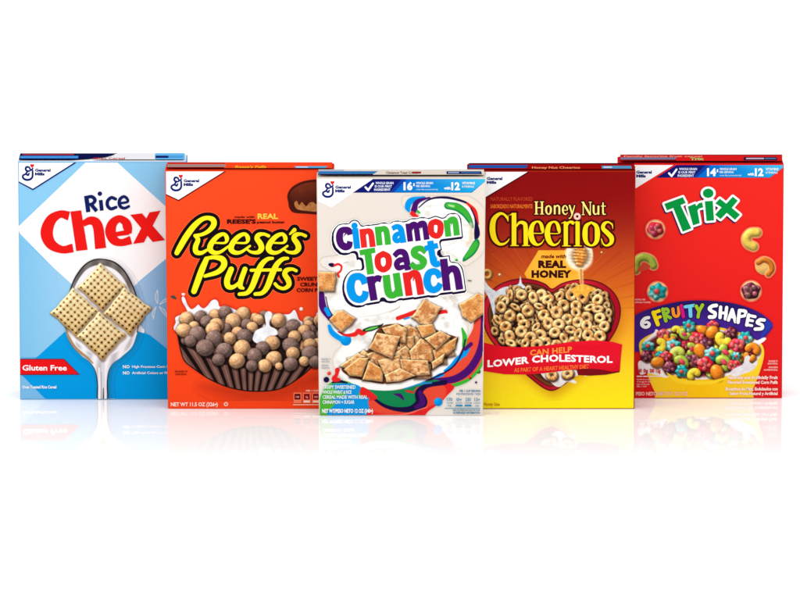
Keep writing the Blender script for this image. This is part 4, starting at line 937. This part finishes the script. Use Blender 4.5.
# purple arc banner
cv.poly([(624,336),(627,322),(640,312.5),(660,305.5),(682,301),(705,300.2),(730,302.5),(750,308),(765,316),(773,325),(768,334),(760,341),(740,350),(640,352),(630,345)], lambda X, Y: mixc((66,34,140), (38,22,98), sstep(322, 300, Y)), smooth=True)
cv.poly([(772.5,325.0),(765,316.5),(764,326),(760,340)], (40,60,170), smooth=False)
Zx = lambda x, y: (625+x/4.618, 280+y/4.618)
RE = (222,36,56); TE_ = (34,158,152); LI = (206,222,84); YE = (248,214,50); ORA = (246,130,34); GR = (96,34,58); LI = (216,228,96); YE = (255,222,60); ORA = (255,140,36)
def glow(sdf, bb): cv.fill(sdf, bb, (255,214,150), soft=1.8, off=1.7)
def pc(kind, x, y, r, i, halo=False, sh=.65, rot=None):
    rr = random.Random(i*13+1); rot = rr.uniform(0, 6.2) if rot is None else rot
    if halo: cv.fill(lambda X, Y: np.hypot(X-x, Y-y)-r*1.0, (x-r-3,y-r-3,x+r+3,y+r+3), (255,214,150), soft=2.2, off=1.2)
    kw = dict(tex=.17, ts=1.7, spec=.30, amb=.70, dif=.48, sh=sh, shr=2.0)
    if kind in 'FBG':
        c, c2, cc, n = {'F': ((30,160,160), (170,232,224), (230,80,74), 6), 'B': ((228,34,50), (255,140,140), (240,120,120), 5), 'G': ((96,30,52), (214,130,140), (150,80,104), 5)}[kind]
        cf = lambda X, Y: mixc(c, c2, sstep(.46, .66, fbm(X, Y, r*.62, i+40))*.85)
        cv.rosette(x, y, r*1.06, n, cf, rot=rot, lobe=.10 if kind == 'F' else .06, seed=i, sq=rr.uniform(.82, 1), **{**kw, 'tex': .26, 'ts': r*.4, 'spec': .2})
        cv.ball(x+rr.uniform(-.1,.1)*r, y+rr.uniform(-.1,.1)*r, r*.32, cc, seed=i+9, **{**kw, 'sh': .5, 'shr': 1.2})
        if kind != 'F':
            for k in range(4):
                a = rot+k*1.6; cv.ball(x+.52*r*math.cos(a), y+.48*r*math.sin(a), r*.27, tuple(min(255, .5*(u+v)*rr.uniform(.8,1.2)) for u, v in zip(c, c2)), seed=i+k, **{**kw, 'sh': .45, 'shr': 1.2})
    elif kind in 'CY':
        c = LI if kind == 'C' else YE; cv.curl(x, y, r*.52, r*.46, c, a0=0, a1=3.3, sq=.8, rot=rot, seed=i, **kw)
    elif kind == 'Q': cv.curl(x, y, r*.55, r*.42, ORA, a0=0, a1=3.4, sq=.8, rot=rot, seed=i, **kw)
    elif kind == 'O': cv.ball(x, y, r, ORA, ry=r*.8, rot=rot, seed=i, **kw)
    elif kind == 'M':
        cv.curl(x, y, r*.55, r*.48, (176,206,70), a0=0, a1=3.3, sq=.85, rot=rot, seed=i, **kw)
        a = rot+1.65; cv.ball(x+r*.18*math.cos(a), y+r*.18*math.sin(a), r*.46, (226,70,90), ry=r*.3, rot=rot, seed=i+1, **{**kw, 'sh': .2})
# bowl
bowl = [(66,290),(70,335),(88,395),(112,460),(140,520),(175,566),(555,566),(590,505),(620,430),(640,360),(640,315),(618,285),(540,245),(420,215),(280,210),(160,235),(95,262)]
cv.poly([Zx(*p) for p in bowl], lambda X, Y: mixc((252,196,16), (255,222,60), np.clip(np.abs(X-700)/70, 0, 1)**1.5), soft=.8)
cv.poly([Zx(*p) for p in [(78,300),(100,270),(165,240),(290,220),(420,225),(535,255),(610,292),(628,320),(620,360),(560,410),(480,440),(380,458),(300,455),(200,430),(120,380),(82,335)]], lambda X, Y: mixc((250,248,246), (226,214,206), fbm(X, Y, 5, 3)), soft=.8)
cv.poly([Zx(*p) for p in [(60,385),(75,370),(95,378),(110,372),(140,385),(170,390),(200,410),(225,430),(190,450),(150,440),(105,430),(70,435)]], (250,240,236), soft=.8)
cv.poly([Zx(*p) for p in [(135,240),(140,228),(152,230),(156,242),(175,236),(240,225),(230,260),(120,275),(100,275)]], (252,246,244)); cv.poly([Zx(*p) for p in [(585,275),(610,278),(640,265),(652,270),(640,284),(622,296),(610,310),(570,300)]], (252,250,250))
cv.poly([Zx(*p) for p in [(100,300),(165,250),(290,232),(420,235),(520,262),(585,300),(590,340),(530,385),(440,420),(370,445),(290,440),(215,405),(130,375)]], (110,36,44), soft=3)
rf = random.Random(5)
for i in range(60):
    t = rf.uniform(0, 6.28); q_ = math.sqrt(rf.random()); x = 345+235*q_*math.cos(t); y = 335+95*q_*math.sin(t)
    p = Zx(x, y); pc(rf.choice('FBCYQOMYCOB'), p[0], p[1], rf.uniform(5.0,6.4), 300+i, sh=.6)
for i, (k_, x, y, r_) in enumerate([('F',295,212,6.5),('B',405,210,6),('Y',238,232,5.6),('O',355,230,5.6),('B',175,252,6),('M',278,246,6.4),('G',490,242,6),('O',402,240,7),('F',555,268,7.2),('Q',205,268,6.4),('B',332,272,7.6),('Y',455,272,9.2),('G',376,298,7.2),('F',107,305,6.6),('Y',163,302,8),('M',302,318,6.6),('F',222,302,7.6),('B',515,303,8.6),('O',345,325,7.4),('Q',588,320,8),('M',470,328,8.6),('C',240,340,8.4),('G',100,350,6),('F',402,342,8.6),('F',163,347,5),('B',190,352,6),('F',512,350,5),('G',312,372,7.4),('O',150,378,6.6),('M',258,382,8),('Q',575,352,6.5),('B',370,390,8.2),('M',452,384,8.6),('G',206,404,7),('B',506,395,7),('F',262,420,6.4),('O',424,425,8),('Y',318,436,7.4)]):
    p = Zx(x, y); pc(k_, p[0], p[1], r_*1.0, 20+i, rot=None, sh=.8)
cv.poly([Zx(*p) for p in [(478,440),(495,415),(520,400),(545,388),(552,360),(566,346),(578,356),(574,375),(590,385),(608,372),(612,385),(590,415),(550,432),(510,446)]], lambda X, Y: mixc((252,250,250), (216,206,214), fbm(X, Y, 3, 6)), soft=.8)
cv.poly([Zx(*p) for p in [(190,425),(240,452),(300,462),(380,466),(450,452),(490,436),(480,450),(400,480),(300,482),(230,468)]], (255,214,40), soft=.8)
# loose shapes
def kid(f_pts, col, wd, i):
    P = catmull(np.array(f_pts, float), 6)
    def sd(X, Y):
        d = np.full(X.shape, 1e9)
        for a, b in zip(P[:-1], P[1:]):
            ex, ey = b-a; wx = X-a[0]; wy = Y-a[1]; t = np.clip((wx*ex+wy*ey)/max(ex*ex+ey*ey,1e-9), 0, 1); d = np.minimum(d, np.hypot(wx-ex*t, wy-ey*t))
        return d-wd
    b = bbox(P, wd); cv.fill(sd, b, (255,206,140), soft=2, off=1.0); cv.puff(sd, b, col, bevel=wd, tex=.1, ts=2, spec=.15, amb=.66, dif=.42, sh=.15, shr=1.5, seed=i)
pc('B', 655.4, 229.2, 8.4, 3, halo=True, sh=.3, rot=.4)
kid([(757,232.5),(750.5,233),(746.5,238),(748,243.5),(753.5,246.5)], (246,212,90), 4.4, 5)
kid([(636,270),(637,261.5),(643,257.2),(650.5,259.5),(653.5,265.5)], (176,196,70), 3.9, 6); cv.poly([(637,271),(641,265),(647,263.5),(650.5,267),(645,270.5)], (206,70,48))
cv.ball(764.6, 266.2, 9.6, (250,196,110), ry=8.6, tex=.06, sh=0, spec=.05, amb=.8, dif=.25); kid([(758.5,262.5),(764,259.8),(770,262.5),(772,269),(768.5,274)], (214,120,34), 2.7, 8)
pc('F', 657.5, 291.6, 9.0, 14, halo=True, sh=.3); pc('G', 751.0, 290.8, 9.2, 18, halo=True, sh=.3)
E.canvas('fruit_bowl_picture', cv)
# title
K = lambda P: [(655+x/8.0, 180+y/8.0) for x, y in P]
f = Field(660, 184, 744, 236, .17)
f.poly(K([(74,190),(222,136),(246,182),(204,200),(290,386),(222,412),(146,222),(96,242)]))
f.poly(K([(262,212),(322,188),(330,208),(352,184),(378,178),(385,218),(350,228),(340,244),(358,344),(304,362)]))
f.poly(K([(398,170),(462,165),(472,322),(412,327)])); f.disc(655+425/8, 180+105/8, 1, rx=42/8, ry=37/8)
f.poly(K([(518,148),(570,188),(622,132),(662,164),(614,222),(680,276),(640,318),(574,262),(524,312),(480,276),(532,218),(482,186)]))
s2 = Field(660, 184, 744, 236, .17); a_, b_ = int(.9/.17), int(1.3/.17); s2.F[b_:, :-a_] = f.F[:-b_, a_:]
E.field('title_lettering', s2, (34,20,80), off=2.1); E.field('title_lettering', f, (253,253,253), off=2.1); E.field('title_lettering', f, (0,150,64))
# words on the purple arc
TL_ = (630,270,10.0); TM = (705,270,10.0)
words = [((255,255,255), TL_, [[(186,474,30),(150,484,32),(122,515,34),(122,550,34),(150,570,30),(182,562,30),(192,538,28),(172,520,24),(148,526,22)]]),
 ((255,228,20), TL_, [[(235,425,40),(278,542,38)], [(232,428,32),(298,404,30)], [(258,484,28),(302,466,28)]]),
 ((150,200,50), TL_, [[(328,392,36),(358,506,34)], [(330,398,28),(368,388,28),(382,415,28),(348,448,24)], [(350,448,26),(404,476,30)]]),
 ((250,150,40), TL_, [[(428,388,30),(438,445,30),(465,462,26),(486,440,28),(486,374,30)]]),
 ((214,20,130), TL_, [[(514,356,34),(534,464,32)]]),
 ((110,208,240), TL_, [[(552,366,30),(640,352,30)], [(600,362,36),(606,458,34)]]),
 ((160,200,40), TL_, [[(662,360,32),(692,414,28)], [(724,348,32),(690,414,28),(680,468,30)]]),
 ((255,255,255), TM, [[(112,352,34),(74,358,34),(44,384,34),(70,412,32),(100,428,32),(92,464,34),(46,468,36)]]),
 ((255,255,255), TM, [[(156,368,30),(150,472,32)], [(216,372,30),(204,486,32)], [(155,424,26),(208,430,26)]]),
 ((255,255,255), TM, [[(272,394,30),(234,498,30)], [(272,394,30),(304,514,32)], [(248,466,20),(292,472,20)]]),
 ((255,255,255), TM, [[(344,402,32),(330,520,32)], [(344,400,28),(402,412,32),(400,450,30),(345,466,24)]]),
 ((255,255,255), TM, [[(436,446,30),(416,548,30)], [(432,450,26),(500,464,28)], [(424,496,24),(476,506,24)], [(416,544,26),(468,554,24)]]),
 ((255,255,255), TM, [[(592,498,30),(548,496,32),(522,524,30),(570,548,30),(566,582,32),(502,588,32)]])]
for col, T_, st in words:
    xs_ = [T_[0]+p[0]/10 for s_ in st for p in s_]; ys_ = [T_[1]+p[1]/10 for s_ in st for p in s_]
    f = Field(min(xs_)-4, min(ys_)-4, max(xs_)+4, max(ys_)+4, .15)
    for s_ in st: f.stroke(s_, T=T_)
    E.field('slogan_lettering', f, (20,10,50), off=.9, off_=None) if False else E.field('slogan_lettering', f, (22,12,56), off=.8)
    E.field('slogan_lettering', f, col, off=.12)
for i, (t, w) in enumerate((('NATURALLY AND', 18), ('ARTIFICIALLY FLAVORED', 27))): text(E, 'flavour_text', t, 634.5, 300+i*2.8, 1.6, (255,190,180), w=w*.6, bold=.03)
WT = (255,224,214)
for i, (t, w) in enumerate((('Naturally and Artificially Fruit', 50), ('Flavored Sweetened Corn Puffs', 50))): text(E, 'description_text', t, 777.6, 378.6+i*4.8, 3.0, WT, w=w, align='R', bold=.04)
for i, (t, w) in enumerate((('Bocaditos de Maiz, Endulzados con', 52), ('Sabor Fruta Natural y Artificial', 48))): text(E, 'description_text', t, 777.6, 390.0+i*4.6, 3.0, WT, w=w, align='R', bold=.04)
for i, (t, w) in enumerate((('ENLARGED TO', 9), ('SHOW DETAIL', 10), ('IMAGEN', 9), ('AUMENTADA', 14))): text(E, 'serving_note', t, 777.6, 361.6+i*2.6+(i > 1)*1.0, 1.7, (255,190,180), w=w, align='R', bold=.03)
text(E, 'net_weight_text', 'PESO NETO/NET WT 10.7 OZ', 636.8-1, 395.0, 3.4, (255,196,176), w=52, bold=.035)
for i in range(4):
    x = 637+i*6.2; text(E, 'nutrition_panel', ('140','0g','200','12g')[i], x+2.6, 372, 3.4, (205,40,50), w=4.6, align='C', bold=.05)
    E.poly('nutrition_panel', [(x-.3,375.4),(x+5.2,375.4),(x+5.2,376.6),(x-.3,376.6)], (246,220,214))
for i in range(4): text(E, 'nutrition_panel', ('Cereals are a source', 'of energy for the', 'start of the day', 'PER 1 CUP')[i], 636.6, 379.6+i*2.4, 1.5, (255,190,180), w=(15,14,13,10)[i], bold=.02)
topflap(E, 157, (206,28,30))
topq(E, 'top_print', 620.2, 782.2, 157.4, 163.7, (206,24,26)); topq(E, 'top_print', 620.4, 782, 157.4, 158.2, (140,10,24))
text(E, 'top_print', 'Family favorite fruit cereal', 624, 159.9, 1.5, (230,150,120), w=78, bold=.02, top=True)
E.poly('top_print', [(620.6,160.2),(677,160.2),(675,162.4),(620.2,162.4)], (110,110,140), top=True); topq(E, 'top_print', 620, 676, 162.6, 163.6, (110,12,24))
text(E, 'top_print', 'Trix', 690, 162.9, 2.4, (150,190,110), w=14, bold=.05, top=True)
E.poly('top_print', [(744,160.0),(776.5,160.0),(777.5,163.2),(743.5,163.2)], (34,20,50), top=True); topq(E, 'top_print', 746, 764, 160.8, 162.2, (190,170,190)); topq(E, 'top_print', 765, 776, 160.8, 162.2, (70,110,150))
objsE = E.finish()
# ================================================================== studio floor, light
def floor():
    me = bpy.data.meshes.new('floor'); s = 30.0
    me.from_pydata([(-s,-s,0),(s,-s,0),(s,s,0),(-s,s,0)], [], [(0,1,2,3)]); me.update()
    m = bpy.data.materials.new('white_acrylic'); m.use_nodes = True; nt = m.node_tree; b = nt.nodes['Principled BSDF']
    b.inputs['Base Color'].default_value = (.90,.90,.90,1)
    ge = nt.nodes.new('ShaderNodeNewGeometry'); sx = nt.nodes.new('ShaderNodeSeparateXYZ')
    nt.links.new(ge.outputs['Position'], sx.inputs[0])
    # reflection fade put into the gloss: it falls off towards the camera
    mr = nt.nodes.new('ShaderNodeMapRange'); mr.interpolation_type = 'SMOOTHSTEP'
    mr.inputs['From Min'].default_value = GL0; mr.inputs['From Max'].default_value = GL1
    mr.inputs['To Min'].default_value = 0.0; mr.inputs['To Max'].default_value = GLS
    nt.links.new(sx.outputs['Y'], mr.inputs[0]); nt.links.new(mr.outputs[0], b.inputs['Specular IOR Level'])
    b.inputs['Roughness'].default_value = .035
    me.materials.append(m)
    o = bpy.data.objects.new('floor', me); COL.objects.link(o); o['kind'] = 'structure'
GL0, GL1, GLS = -.38, .10, .35
floor()
w = bpy.data.worlds.new('World'); scene.world = w; w.use_nodes = True
bgn = w.node_tree.nodes['Background']; bgn.inputs[0].default_value = (1,1,1,1); bgn.inputs[1].default_value = 1.03
def area(name, loc, tgt, sx, sy, e):
    l = bpy.data.lights.new(name, 'AREA'); l.shape = 'RECTANGLE'; l.size = sx; l.size_y = sy; l.energy = e
    o = bpy.data.objects.new(name, l); COL.objects.link(o); o.location = loc
    o.rotation_euler = (Vector(tgt)-Vector(loc)).to_track_quat('-Z', 'Y').to_euler()
area('front_softbox', (0.0,-3.2,2.0), (0,0,.1), 3.0, 1.6, 30)
area('added_overhead_light', (0.0,-.9,2.6), (0,-.2,0), 4.5, 2.2, 42)  # unseen extra lamp, added to lift the floor to white
scene.view_settings.view_transform = 'Standard'; scene.view_settings.look = 'None'
scene.view_settings.exposure = 0; scene.view_settings.gamma = 1
scene.cycles.use_denoising = True
scene.cycles.max_bounces = 6
